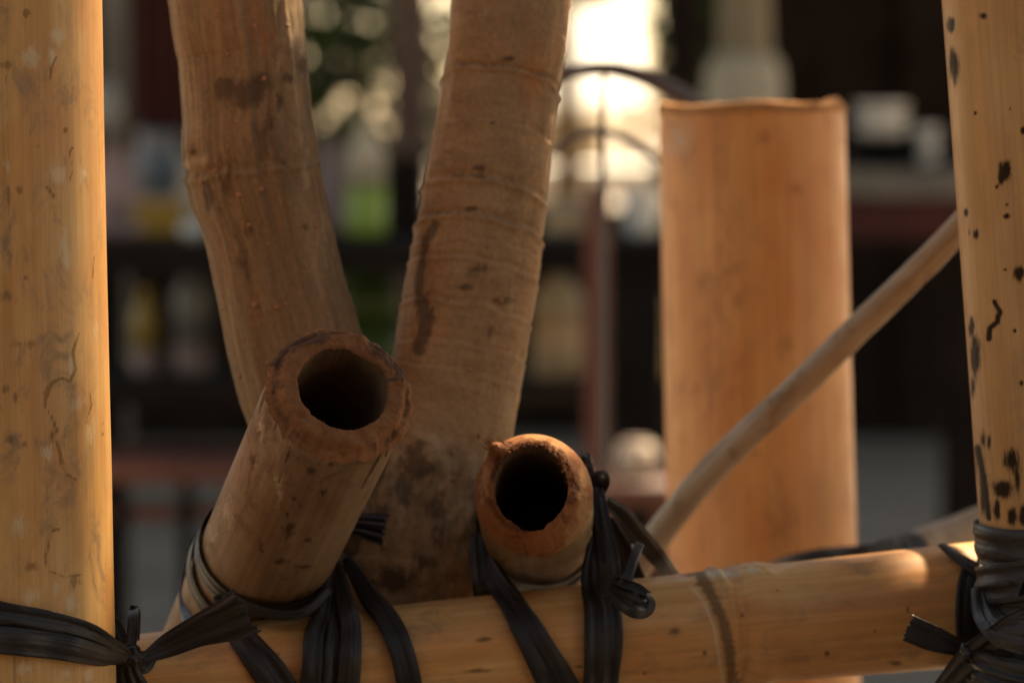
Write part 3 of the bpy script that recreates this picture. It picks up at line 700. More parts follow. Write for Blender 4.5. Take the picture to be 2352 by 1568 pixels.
def rr_(rows, lift=0.0014):   # rows lying on the rail (x, y, w)
    out = []
    for x, y, w in rows:
        p, n = on_rail(x, y, lift); out.append((p, px(w, 1.51), n))
    return out
def ring(parent, A, ax, X, Y, r, s0, w, th0, th1, tilt=0.0, tdir=0.0, n=90, seed=None, name='strand', amp=0.05):
    pts = []
    for i in range(15):
        th = th0 + (th1 - th0) * i / 14
        d = X * math.cos(th) + Y * math.sin(th)
        pts.append((A + ax * (s0 + tilt * math.cos(th - tdir)) + d * r, w, d))
    return ribbon(parent, pts, name, n=n, seed=seed, arch=0.03, amp=amp)
def knot(parent, c, r, seed, name='knot', sq=(1, 1, 1)):
    V, F, tc = [], [], []
    nu, nv = 26, 16
    for i in range(nv + 1):
        ph = i / nv * math.pi
        for j in range(nu):
            th = j / nu * 2 * math.pi
            d = Vector((math.sin(ph) * math.cos(th), math.sin(ph) * math.sin(th), math.cos(ph)))
            k = 1 + 0.30 * nz(d.x * 2 + seed, d.y * 2, d.z * 2) + 0.22 * math.sin(3 * th + 5 * d.z + seed) * 0.6 + 0.1 * nz(d.x * 7 + seed, d.y * 7, d.z * 7)
            V.append(c + RGT * (d.x * r * k * sq[0]) + UPV * (d.z * r * k * sq[2]) + FWD * (d.y * r * k * sq[1])); tc.append((d.x * r + seed, d.y * r, d.z * r))
    for i in range(nv):
        for j in range(nu):
            k = (j + 1) % nu; F.append((i * nu + j, i * nu + k, (i + 1) * nu + k, (i + 1) * nu + j))
    return build(name, V, F, m_raf, parent, tc)

# tie at the left post
ta = empty('raffia_tie', P(300, 1505, 1.44), 'black plastic raffia strap tied round the left post, its flared bow end pointing right', 'raffia tie')
def onl(x, y, w, lift=0.0016):
    p, n = ray_axis(x, y, LP0, LP1, rLP, rLP); return (p + n * lift, px(w, 1.40), n)
ribbon(ta, [onl(-230, 1400, 118), onl(-120, 1415, 118), onl(0, 1432, 104), onl(70, 1444, 100), (P(140, 1456, 1.392), px(96, 1.4), None), (P(205, 1474, 1.400), px(84, 1.4), None), (P(256, 1494, 1.414), px(56, 1.43), None), (P(296, 1508, 1.436), px(26, 1.44), None)], folds=2.6, amp=0.10, arch=0.05, seed=3.1)
ribbon(ta, [onl(-230, 1452, 70, .003), onl(0, 1468, 62, .003), onl(110, 1480, 62, .003), (P(180, 1494, 1.392), px(56, 1.4), None), (P(240, 1508, 1.408), px(46, 1.43), None), (P(290, 1514, 1.434), px(24, 1.44), None)], folds=1.2, amp=0.08, seed=8.4)
ribbon(ta, rp_([(292, 1500, 1.447, 18), (276, 1468, 1.450, 36), (258, 1436, 1.452, 44), (240, 1420, 1.455, 30)]), 'loop', n=40, folds=1.4, amp=0.1, seed=2)
ribbon(ta, rp_([(300, 1500, 1.444, 16), (304, 1462, 1.446, 26), (307, 1420, 1.448, 26), (308, 1398, 1.455, 24), (312, 1412, 1.460, 22), (312, 1470, 1.458, 18)]), 'loop', n=50, folds=1.0, amp=0.08, seed=5)
ribbon(ta, rp_([(318, 1510, 1.444, 20), (340, 1505, 1.446, 30), (385, 1482, 1.448, 54), (450, 1452, 1.446, 74), (515, 1424, 1.442, 96), (564, 1400, 1.438, 118)]), 'bow_end', n=70, m=33, folds=3.4, amp=0.075, arch=0.10, seed=1.4, ragged=0.004)
ribbon(ta, rp_([(296, 1510, 1.444, 26), (300, 1545, 1.446, 46), (318, 1600, 1.448, 66), (330, 1700, 1.452, 70)]), 'bow_end', n=40, folds=2, amp=0.1, seed=6.2)
ribbon(ta, rp_([(285, 1512, 1.446, 26), (268, 1540, 1.452, 36), (262, 1600, 1.456, 46)]), 'strand', n=30, folds=2, amp=0.1, seed=9.2)
ribbon(ta, rp_([(310, 1515, 1.448, 26), (330, 1530, 1.456, 34), (352, 1508, 1.462, 22)]), 'strand', n=30, folds=1, amp=0.1, seed=19.2)
knot(ta, P(302, 1505, 1.443), px(24, 1.44), 2.0); knot(ta, P(325, 1508, 1.446), px(13, 1.44), 6.0)

# tie round the large tube
tb = empty('raffia_tie', P(740, 1420, 1.49), 'black raffia tie holding the larger tube, its strands spreading down over the rail', 'raffia tie')
L1 = (T1B - T1A).length
ring(tb, T1A, ax1, X1, Y1, R1 + 0.0016, L1 + 0.004, 0.0105, 0, 6.2, 0.006, 2.4, seed=2.2)
ring(tb, T1A, ax1, X1, Y1, R1 + 0.0022, L1 + 0.015, 0.010, 0, 6.2, 0.009, 3.6, seed=4.2)
ring(tb, T1A, ax1, X1, Y1, R1 + 0.0016, L1 + 0.030, 0.0060, 0, 6.2, 0.004, 0.6, seed=7.2)
ribbon(tb, rr_([(520, 1400, 60)], .006) + rr_([(548, 1450, 66), (580, 1495, 70), (618, 1545, 76), (655, 1600, 80), (690, 1670, 80)]), n=60, folds=1.8, amp=0.07, arch=0.05, seed=12)
ribbon(tb, [(P(775, 1268, 1.516), px(24, 1.5), None), (P(768, 1320, 1.510), px(48, 1.5), None), (P(770, 1380, 1.503), px(82, 1.5), None)] + rr_([(766, 1450, 116), (756, 1520, 128), (750, 1600, 130), (750, 1680, 120)], .003), n=70, m=31, folds=2.2, amp=0.10, arch=0.05, seed=1.0)
ribbon(tb, [(P(770, 1275, 1.512), px(16, 1.5), None), (P(782, 1330, 1.505), px(30, 1.5), None), (P(796, 1390, 1.497), px(40, 1.5), None)] + rr_([(805, 1450, 46), (802, 1520, 50), (790, 1600, 52)], .005), n=60, folds=1.2, amp=0.09, arch=0.16, seed=15.5)
ribbon(tb, [(P(765, 1290, 1.510), px(12, 1.5), None), (P(750, 1350, 1.503), px(26, 1.5), None), (P(738, 1410, 1.496), px(36, 1.5), None)] + rr_([(722, 1470, 40), (712, 1540, 44), (705, 1620, 46)], .005), n=60, folds=1.2, amp=0.09, arch=0.16, seed=25.5)
ribbon(tb, [(P(782, 1268, 1.518), px(20, 1.5), None), (P(812, 1312, 1.514), px(34, 1.5), None), (P(848, 1368, 1.508), px(48, 1.5), None)] + rr_([(888, 1432, 56), (918, 1490, 58), (937, 1560, 58), (950, 1640, 58)], .003), n=70, m=25, folds=1.0, amp=0.07, arch=0.14, seed=3.3)
ribbon(tb, rp_([(770, 1190, 1.535, 26), (805, 1203, 1.530, 44), (845, 1209, 1.526, 62), (884, 1216, 1.522, 74)]), 'bow_end', n=40, m=31, folds=3.4, amp=0.10, seed=9.1, ragged=0.003)
ribbon(tb, rp_([(470, 1210, 1.56, 20), (440, 1270, 1.56, 22), (426, 1330, 1.555, 24), (424, 1390, 1.545, 24), (436, 1440, 1.525, 24), (470, 1500, 1.52, 24)]), n=50, folds=1.0, amp=0.08, seed=14.1)
ribbon(tb, rp_([(486, 1300, 1.512, 20), (520, 1352, 1.502, 24), (570, 1392, 1.494, 26), (640, 1412, 1.490, 24), (700, 1404, 1.49, 22), (760, 1350, 1.496, 18)]), n=50, folds=1.0, amp=0.08, seed=34.1)
knot(tb, P(772, 1278, 1.502), px(20, 1.5), 7.7)

# tie round the small tube
tcx = empty('raffia_tie', P(1390, 1300, 1.50), 'black raffia tie with knots beside the smaller tube', 'raffia tie')
L2 = (T2B - T2A).length
ring(tcx, T2A, ax2, X2, Y2, R2 + 0.0016, L2 + 0.002, 0.010, 0, 6.2, 0.008, 0.2, seed=3.9)
ring(tcx, T2A, ax2, X2, Y2, R2 + 0.0020, L2 + 0.016, 0.012, 0, 6.2, 0.006, 3.2, seed=13.9)
ribbon(tcx, [(P(1092, 1225, 1.538), px(30, 1.5), None), (P(1112, 1275, 1.532), px(44, 1.5), None), (P(1143, 1335, 1.522), px(56, 1.5), None)] + rr_([(1180, 1400, 66), (1220, 1465, 76), (1258, 1530, 88), (1290, 1590, 96), (1320, 1660, 96)], .002), n=70, m=25, folds=1.4, amp=0.06, arch=0.06, seed=4.4)
ribbon(tcx, rp_([(1098, 1230, 1.535, 40), (1104, 1290, 1.53, 48), (1112, 1350, 1.524, 52), (1118, 1420, 1.53, 52)]), n=40, folds=1.4, amp=0.06, seed=5.4)
# right-hand bundle
ribbon(tcx, rp_([(1374, 1120, 1.520, 22), (1380, 1170, 1.512, 34), (1390, 1230, 1.505, 42), (1400, 1290, 1.498, 46), (1408, 1350, 1.500, 44)]), n=60, m=25, folds=1.6, amp=0.12, arch=0.14, seed=6.6)
ribbon(tcx, rp_([(1366, 1170, 1.520, 16), (1372, 1230, 1.512, 24), (1384, 1300, 1.503, 28), (1398, 1370, 1.494, 28)]), n=50, folds=1.0, amp=0.08, arch=0.2, seed=7.6)
ribbon(tcx, rp_([(1368, 1230, 1.525, 30), (1362, 1290, 1.522, 46), (1364, 1340, 1.517, 60)]) + rr_([(1380, 1400, 82), (1383, 1460, 88), (1380, 1530, 84), (1372, 1610, 80)], .003), n=70, m=31, folds=2.6, amp=0.10, arch=0.08, seed=8.8)
ribbon(tcx, rp_([(1392, 1150, 1.528, 24), (1428, 1178, 1.535, 40), (1462, 1222, 1.545, 44), (1496, 1262, 1.555, 44), (1524, 1296, 1.565, 40), (1560, 1350, 1.60, 34)]), n=50, folds=1.0, amp=0.08, arch=0.14, seed=9.9)
ribbon(tcx, rp_([(1396, 1190, 1.545, 24), (1420, 1250, 1.55, 50), (1440, 1300, 1.555, 60), (1460, 1350, 1.56, 60)]), n=40, folds=1.2, amp=0.10, arch=0.1, seed=29.9)
knot(tcx, P(1344, 1062, 1.530), px(18, 1.52), 3.0); knot(tcx, P(1376, 1103, 1.522), px(20, 1.52), 5.0); knot(tcx, P(1366, 1128, 1.52), px(13, 1.52), 9.0)
ribbon(tcx, rp_([(1330, 1040, 1.54, 14), (1346, 1062, 1.526, 20), (1358, 1092, 1.524, 20), (1372, 1120, 1.52, 22)]), n=30, folds=1, amp=.1, seed=49)
ribbon(tcx, rp_([(1360, 1112, 1.514, 14), (1372, 1092, 1.510, 16), (1388, 1090, 1.512, 16), (1393, 1106, 1.518, 16), (1384, 1128, 1.522, 16)]), 'loop', n=40, folds=1, amp=.1, arch=0.2, seed=48)
# rolled end beside the bundle
ribbon(tcx, rp_([(1406, 1340, 1.486, 40), (1432, 1352, 1.476, 50), (1462, 1362, 1.472, 46), (1484, 1372, 1.470, 34)]), 'rolled_end', n=40, folds=2.6, amp=0.26, arch=0.20, seed=10.1, ragged=0.004)
ribbon(tcx, rp_([(1412, 1360, 1.480, 46), (1436, 1378, 1.472, 56), (1462, 1390, 1.470, 60), (1478, 1388, 1.476, 56), (1470, 1368, 1.482, 40)]), 'rolled_end', n=50, folds=2.2, amp=0.20, arch=0.20, seed=11.1, ragged=0.004)
ribbon(tcx, rp_([(1432, 1352, 1.478, 34), (1446, 1314, 1.480, 24), (1456, 1280, 1.486, 22), (1470, 1248, 1.494, 20)]), 'bow_end', n=40, folds=1.0, amp=0.10, arch=0.2, seed=12.1)
knot(tcx, P(1420, 1362, 1.484), px(20, 1.48), 11.0)
fibres(tcx, [(P(1418, 1078, 1.52), RGT * 0.45 + UPV * 1.0, 0.014, 0.00010)], m_raf, 'filament')

# tie at the right post
td = empty('raffia_tie', P(2260, 1400, 1.47), 'wide black raffia wrapped round the foot of the scorched right post', 'raffia tie')
axr = (RPg - Rp0).normalized(); Xr = (RGT - axr * RGT.dot(axr)).normalized(); Yr = axr.cross(Xr)
def sR(y):  # arc length down the right post for a pixel row
    return ((RP1 - RP0).normalized()).dot(P(2440, y, 1.496) - Rp0)
for (y, w, tl, tdr, sd) in ((1240, 92, 0.003, 1.0, 1), (1318, 92, 0.004, 4.0, 2), (1352, 60, 0.006, 2.2, 6), (1470, 110, 0.010, 3.0, 3), (1560, 110, 0.008, 0.6, 4)):
    ring(td, Rp0, axr, Xr, Yr, rRP + 0.0018 + 0.0006 * (sd % 3), sR(y), px(w, 1.48), 0, 6.24, tl, tdr, n=120, seed=sd * 3.7, amp=0.07)
ribbon(td, rr_([(2160, 1268, 22), (2200, 1296, 34), (2240, 1318, 40), (2285, 1336, 44)], .004) + rp_([(2340, 1352, 1.452, 44)]), n=50, folds=1.2, amp=0.08, arch=0.08, seed=21)
ribbon(td, rr_([(2236, 1306, 50), (2226, 1350, 64), (2222, 1400, 70), (2224, 1450, 70), (2236, 1500, 76)], .003), n=50, folds=1.6, amp=0.08, arch=0.08, seed=22)
ribbon(td, rp_([(2250, 1350, 1.49, 40), (2262, 1400, 1.478, 60), (2290, 1440, 1.462, 70), (2340, 1462, 1.450, 80), (2420, 1470, 1.445, 90)]), n=50, folds=2.2, amp=0.08, arch=0.06, seed=23)
ribbon(td, rp_([(2226, 1496, 1.492, 30), (2190, 1482, 1.490, 44), (2140, 1464, 1.488, 60), (2084, 1440, 1.484, 66)]), 'bow_end', n=40, m=25, folds=1.6, amp=0.08, arch=0.08, seed=24, ragged=0.002)
ribbon(td, rp_([(2170, 1585, 1.50, 60), (2230, 1530, 1.482, 90), (2290, 1480, 1.466, 90), (2360, 1440, 1.452, 90), (2440, 1410, 1.45, 90)]), n=60, m=31, folds=3.0, amp=0.07, arch=0.06, seed=25)
ribbon(td, rr_([(2190, 1500, 40)], .004) + rp_([(2235, 1522, 1.476, 70), (2300, 1548, 1.458, 84), (2380, 1565, 1.450, 90), (2460, 1570, 1.452, 90)]), n=60, m=31, folds=3.0, amp=0.07, arch=0.06, seed=26)
ribbon(td, rr_([(2178, 1530, 30)], .003) + rp_([(2230, 1566, 1.484, 60), (2290, 1600, 1.466, 70), (2360, 1620, 1.456, 70)]), n=40, folds=2.0, amp=0.07, arch=0.06, seed=27)
knot(td, P(2226, 1498, 1.478), px(22, 1.48), 14.0)

# black wrapping further back
te = empty('raffia_tie', P(2030, 1260, 1.80), 'black raffia wrapped round the pale pole behind the rail', 'raffia tie')
pa, pb = P(2060, 1280, 1.83), P(1900, 1345, 1.80); axp = (pb - pa).normalized(); Xp = (FWD - axp * FWD.dot(axp)).normalized(); Yp = axp.cross(Xp)
for i, s in enumerate((-0.004, 0.006, 0.016, 0.026)):
    ring(te, pa, axp, Xp, Yp, px(43, 1.82) + 0.0008 + 0.0005 * (i % 2), s, 0.013, 0, 6.24, 0.003, i * 1.3, n=60, seed=i * 2.9)
ribbon(te, rp_([(2060, 1262, 1.80, 30), (1975, 1272, 1.79, 40), (1900, 1280, 1.80, 44), (1820, 1292, 1.81, 40), (1750, 1318, 1.84, 34)]), n=50, folds=1.6, amp=0.08, seed=31)

# ------------------------------------------------------------------ leafy crown of the forked tree (above the picture, shades the foreground)
LIT = [P(240, y, 1.43) for y in (120, 220, 320, 420, 520, 620, 700, 780)] + [P(225, y, 1.42) for y in (300, 450, 600)]
LIT += [P(1290, 1030, 1.48), P(1340, 1090, 1.49), P(1235, 1000, 1.49), P(1350, 1150, 1.49), P(1985, 1300, 1.535), P(2050, 1292, 1.535), P(2110, 1285, 1.535), P(2155, 1282, 1.535)]
LIT += [P(x, 240, 1.95) for x in (1560, 1640, 1900)]
SHADE = [P(x, 1456 - .11 * (x - 316) + 12, 1.52) for x in (330, 480, 650, 760, 840, 880, 920, 960, 1000, 1040, 1080, 1130, 1180, 1230, 1280, 1330, 1420, 1460, 1500, 1550, 1600, 1650, 1700, 1750, 1800, 1850, 1900)] + [P(x, 1240, 1.53) for x in (1390, 1420)] + [P(x, 1335, 1.555) for x in (1150, 1190, 1230, 1270, 1310)] + [P(470, 1270, 1.53), P(490, 1310, 1.52), P(520, 1350, 1.52), P(460, 1230, 1.54), P(800, 800, 1.40), P(1470, 1250, 1.495), P(1460, 1275, 1.488), P(1450, 1300, 1.484), P(700, 775, 1.40), P(880, 820, 1.40)] + [P(x, y, 1.95) for x in (1930, 1950) for y in (400, 600, 800, 1000, 1200)]
GAP = [0.022] * 11 + [0.020] * 4 + [0.012, 0.028, 0.034, 0.034] + [0.01] * 3
def leaf_mesh(V, F, p, d, up, l, w):
    d = d.normalized(); s = d.cross(up)
    s = s.normalized() if s.length > 1e-3 else Vector((1, 0, 0)); nn = s.cross(d)
    b = len(V)
    V.append(p); V.append(p + d * (l * .4) + s * (w * .5) + nn * (w * .18)); V.append(p + d * l - nn * (l * .12)); V.append(p + d * (l * .4) - s * (w * .5) + nn * (w * .18)); V.append(p + d * (l * .5))
    F += [(b, b + 1, b + 4), (b + 1, b + 2, b + 4), (b + 2, b + 3, b + 4), (b + 3, b, b + 4)]
def rnd_dir():
    while True:
        v = Vector((random.uniform(-1, 1), random.uniform(-1, 1), random.uniform(-1, 1)))
        if 0.1 < v.length < 1: return v.normalized()
def crown(parent, c, rad, count, l, mat, gaps=None, zmin=None, clump=0.55, name='crown', shade=()):
    V, F = [], []
    k = 0
    while k < count:
        v = Vector((random.uniform(-1, 1), random.uniform(-1, 1), random.uniform(-1, 1)))
        if v.length > 1: continue
        p = c + Vector((v.x * rad[0], v.y * rad[1], v.z * rad[2]))
        if zmin and p.z < zmin: continue
        k += 1
        if noise.noise(p * (2.2 / max(rad))) * 0.9 + random.random() * 0.9 < clump * 0.5: continue
        if gaps:
            bad = False
            for (g, r) in gaps:
                w = p - g; t = w.dot(SUND)
                if t > 0 and (w - SUND * t).length < r + l * 0.55: bad = True; break
            if bad: continue
        dd = (rnd_dir() - Vector((0, 0, 0.5))).normalized(); ll = l * random.uniform(.7, 1.25)
        leaf_mesh(V, F, p - dd * ll * .5, dd, Vector((0, 0, 1)) + rnd_dir() * 0.6, ll, l * random.uniform(.4, .55))
    for g in shade:  # unseen leaves added on these sun rays to keep the points shaded
        for k in range(5):
            p = g + SUND * random.uniform(1.55, 2.2) + rnd_dir() * 0.012
            dd = SUND.cross(rnd_dir()).normalized(); ll = random.uniform(.06, .09)
            leaf_mesh(V, F, p - dd * ll * .5, dd, SUND + rnd_dir() * .35, ll, ll * .6)
    o = build(name, V, F, mat, parent, smooth=False)
    return o
crown(tree, Vector((0.60, 2.48, 2.40)), (0.90, 0.85, 0.50), 10000, 0.085, m_leaf, list(zip(LIT, GAP)), 1.80, 0.25, shade=SHADE)
added_shade_tree = empty('added_shade_tree', (3.0, 3.4, 0), 'tree added out of view beyond the right edge to shade the yard', 'tree')  # added out of view to keep direct sun off the ground
crown(added_shade_tree, Vector((1.75, 2.5, 4.3)), (2.8, 2.9, 0.65), 22000, 0.15, m_leaf, list(zip(LIT, GAP)), None, 0.25)
def branch(parent, pts, r0, r1, mat, name='branch'):
    C = catmull([tuple(p) for p in pts], 24)
    V, F, tc = sweep(C, np.linspace(r0, r1, 24), 10)
    return build(name, V, F, mat, parent, tc, {'dark': np.zeros(len(V)), 'pale': np.zeros(len(V))})
branch(added_shade_tree, [Vector((3.0, 3.4, 0)), Vector((2.95, 3.35, 1.6)), Vector((2.7, 3.3, 3.0)), Vector((2.0, 3.2, 4.2))], 0.11, 0.04, m_bark1, 'trunk')
branch(added_shade_tree, [Vector((2.8, 3.3, 2.6)), Vector((2.9, 3.0, 3.3)), Vector((2.8, 2.6, 4.3))], 0.05, 0.02, m_bark1, 'limb')
ttop = P(1300, -1490, DT + .03); ltop = P(420, -1490, DT + .05)
branch(tree, [ttop, ttop + Vector((.10, .08, .16)), Vector((.40, 2.1, 1.95)), Vector((.9, 2.7, 2.5))], 0.019, 0.004, m_bark2)
branch(tree, [ltop, ltop + Vector((.02, .10, .20)), Vector((.22, 2.2, 2.0)), Vector((.5, 2.8, 2.55))], 0.021, 0.004, m_bark1)

# ------------------------------------------------------------------ setting
m_ground = plain_mat('worn_concrete', (0.30, 0.25, 0.195), 0.85, 0.18, 2.5, bump=0.3)
def sheet():
    me = bpy.data.meshes.new('ground'); S = 220
    ys = [-30, -5, 0, 3, 6, 8, 10, 14, 20, 40, 90, S]; xs = [-S, -40, -10, -3, 0, 3, 10, 40, S]
    V = [(x, y, 0) for y in ys for x in xs]; n = len(xs)
    F = [(j * n + i, j * n + i + 1, (j + 1) * n + i + 1, (j + 1) * n + i) for j in range(len(ys) - 1) for i in range(n - 1)]
    me.from_pydata(V, [], F); me.materials.append(m_ground)
    o = bpy.data.objects.new('ground', me); COL.objects.link(o); tag(o, kind='structure')
sheet()

m_blocker = plain_mat('blocker_timber', (0.07, 0.045, 0.028), 0.85, 0.3, 3, spec=0.15)
def light_blocker():      # dark boards added behind the camera, unseen, to cut front light
    bm = bmesh.new()
    for k in range(14):
        r = bmesh.ops.create_cube(bm, size=1.0)
        for v in r['verts']: v.co = Vector((v.co.x * 0.52 - 3.5 + k * 0.54, v.co.y * 0.05 - 1.9 - 0.012 * (k % 2), v.co.z * 2.7 + 1.35))
    me = bpy.data.meshes.new('wall'); bm.to_mesh(me); bm.free(); me.materials.append(m_blocker)
    o = bpy.data.objects.new('wall', me); COL.objects.link(o); tag(o, kind='structure')  # unseen light blocker, not part of the yard
light_blocker()
def wx(x, d): return (x - W0 / 2) / FPX * d
def wz(y, d): return P(0, y, d).z
def wy(y, d): return P(0, y, d).y
def box(name, parent, x0, x1, y0, y1, z0, z1, mat, bev=0.006, rot=0.0):
    bm = bmesh.new(); bmesh.ops.create_cube(bm, size=1.0)
    sx, sy, sz = x1 - x0, y1 - y0, z1 - z0
    for v in bm.verts: v.co = Vector((v.co.x * sx, v.co.y * sy, v.co.z * sz))
    if bev: bmesh.ops.bevel(bm, geom=bm.edges[:] , offset=min(bev, 0.3 * min(sx, sy, sz)), segments=2, affect='EDGES', profile=0.5)
    if rot: bmesh.ops.rotate(bm, verts=bm.verts, matrix=Matrix.Rotation(rot, 3, 'Z'))
    c = Vector(((x0 + x1) / 2, (y0 + y1) / 2, (z0 + z1) / 2))
    bmesh.ops.translate(bm, verts=bm.verts, vec=c)
    me = bpy.data.meshes.new(name); bm.to_mesh(me); bm.free(); me.materials.append(mat)
    return link(bpy.data.objects.new(name, me), parent)
def lathe(name, parent, c, prof, mat, n=28, sq=1.0):
    V, F = [], []
    for r, z in prof:
        for j in range(n):
            a = j / n * 6.28318; V.append((c.x + r * math.cos(a), c.y + r * math.sin(a) * sq, c.z + z))
    for i in range(len(prof) - 1):
        for j in range(n):
            k = (j + 1) % n; F.append((i * n + j, i * n + k, (i + 1) * n + k, (i + 1) * n + j))
    F.append(tuple(range(n - 1, -1, -1))); F.append(tuple((len(prof) - 1) * n + j for j in range(n)))
    return build(name, V, F, mat, parent)

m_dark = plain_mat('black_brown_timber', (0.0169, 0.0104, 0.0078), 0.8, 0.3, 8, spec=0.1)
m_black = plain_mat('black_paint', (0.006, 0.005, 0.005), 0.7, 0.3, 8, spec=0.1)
m_maroon = plain_mat('maroon_cloth', (0.0558, 0.0104, 0.0074), 0.8, 0.3, 6)
m_red = plain_mat('red_brown_timber', (0.0927, 0.0274, 0.0161), 0.6, 0.3, 8)
m_brown = plain_mat('brown_timber', (0.0806, 0.0465, 0.0322), 0.7, 0.3, 8)
m_greyb = plain_mat('grey_brown_timber', (0.1364, 0.1159, 0.0928), 0.7, 0.25, 8)
m_pale = plain_mat('pale_plaster', (0.42, 0.36, 0.26), 0.8, 0.15, 8)
m_white = plain_mat('white_ware', (0.7341, 0.6944, 0.6349), 0.4, 0.08, 10)
m_pink = plain_mat('pinkish_paper', (0.2480, 0.1674, 0.1550), 0.6, 0.25, 14)
m_blueg = plain_mat('blue_grey_plastic', (0.1240, 0.1364, 0.1426), 0.4, 0.25, 14)
m_yel = plain_mat('yellow_card', (0.2976, 0.1674, 0.0186), 0.5, 0.2, 14)
m_lime = plain_mat('lime_plastic', (0.25, 0.34, 0.04), 0.35, 0.15, 14)
m_tan = plain_mat('tan_card', (0.4687, 0.3125, 0.1674), 0.7, 0.2, 12)
m_olive = plain_mat('olive_glaze', (0.2319, 0.1686, 0.0316), 0.4, 0.3, 12)
m_cloth = plain_mat('white_tablecloth', (0.80, 0.77, 0.70), 0.8, 0.05, 6)
m_iron = plain_mat('dark_iron', (0.09, 0.058, 0.046), 0.5, 0.2, 10)
m_tanwall = plain_mat('tan_render', (0.50, 0.38, 0.22), 0.85, 0.15, 3)
m_leafd = plain_mat('leaf_dark_green', (0.035, 0.062, 0.012), 0.5, 0.45, 5)
m_grey = plain_mat('grey_ceramic', (0.2902, 0.2740, 0.2418), 0.5, 0.15, 8)

# covered yard behind
pav = empty('pavilion', (0, 8, 0), 'dark open-sided pavilion with timber posts filling the background', 'pavilion')
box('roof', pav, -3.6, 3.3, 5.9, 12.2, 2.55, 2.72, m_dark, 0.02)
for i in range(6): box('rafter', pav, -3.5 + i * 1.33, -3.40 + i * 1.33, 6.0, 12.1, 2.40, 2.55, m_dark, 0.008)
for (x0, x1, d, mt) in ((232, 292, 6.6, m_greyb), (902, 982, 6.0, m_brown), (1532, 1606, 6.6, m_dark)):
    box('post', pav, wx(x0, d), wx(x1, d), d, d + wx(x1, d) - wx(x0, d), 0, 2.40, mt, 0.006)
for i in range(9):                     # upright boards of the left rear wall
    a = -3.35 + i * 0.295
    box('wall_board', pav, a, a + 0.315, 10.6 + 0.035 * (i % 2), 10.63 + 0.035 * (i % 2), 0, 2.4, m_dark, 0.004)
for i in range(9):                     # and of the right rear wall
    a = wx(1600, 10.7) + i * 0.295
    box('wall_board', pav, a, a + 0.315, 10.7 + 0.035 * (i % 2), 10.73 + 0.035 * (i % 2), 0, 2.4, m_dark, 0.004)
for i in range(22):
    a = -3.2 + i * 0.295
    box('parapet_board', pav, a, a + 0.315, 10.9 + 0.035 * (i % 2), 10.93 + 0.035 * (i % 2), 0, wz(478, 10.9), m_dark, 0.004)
# maroon curtain, pleated
def curtain():
    d = 7.6; V, F = [], []; x0, x1 = wx(296, d), wx(520, d); n = 60
    for z in (wz(345, d), 1.4, 2.38):
        for t in (0, 1):
            for i in range(n):
                u = i / (n - 1); V.append((x0 + (x1 - x0) * u, d + 0.012 * math.sin(u * 40) + t * 0.006, z))
    for r in range(2):
        for i in range(n - 1):
            for t in (0, 1):
                a = (r * 2 + t) * n + i; b = ((r + 1) * 2 + t) * n + i; F.append((a, a + 1, b + 1, b))
    o = build('curtain', V, F, m_maroon); tag(o, 'dark maroon pleated curtain hanging at top left behind the tree', 'curtain')
curtain()
# pale column with a flared collar
pc = empty('column', (wx(1708, 6.4), 6.4, 0), 'pale blurred column with wide base above the stump top', 'column')
c0 = Vector((wx(1708, 6.4), 6.4, 0)); rc = wx(1776, 6.4) - wx(1708, 6.4)
lathe('shaft', pc, c0, [(rc * .98, wz(150, 6.4)), (rc * .92, wz(120, 6.4)), (rc * .80, 1.2), (rc * .78, 2.40)], plain_mat('column_plaster', (0.24, 0.19, 0.115), 0.8, 0.15, 8))
lathe('plinth', pc, c0, [(rc * 1.35, 0), (rc * 1.35, wz(240, 6.4)), (rc * 1.30, wz(170, 6.4)), (rc * 1.15, wz(135, 6.4)), (rc, wz(128, 6.4))], m_pale)

# long dark table with a lower shelf
d0 = 5.0
zt = wz(555, d0)
tabx0, tabx1 = wx(60, d0), wx(1562, d0)
tb1 = empty('table', ((tabx0 + tabx1) / 2, 5.3, 0), 'long black table with a lower shelf crossing the middle behind the trunks', 'table')
box('table_top', tb1, tabx0, tabx1, 5.0, 5.62, zt - 0.022, zt, m_black, 0.004)
box('apron', tb1, tabx0 + .02, tabx1 - .02, 5.012, 5.04, zt - 0.044, zt - 0.022, m_black, 0.003)
zs = 0.545
box('shelf', tb1, tabx0 + .04, tabx1 - .04, 5.05, 5.58, zs - 0.025, zs, m_dark, 0.004)
for a in (tabx0 + .02, tabx1 - .07):
    for b in (5.02, 5.55): box('leg', tb1, a, a + .05, b, b + .05, 0, zt - .022, m_black, 0.004)
box('leg', tb1, wx(1404, d0), wx(1442, d0), 5.02, 5.05, 0, zt - .044, m_black, 0.004)

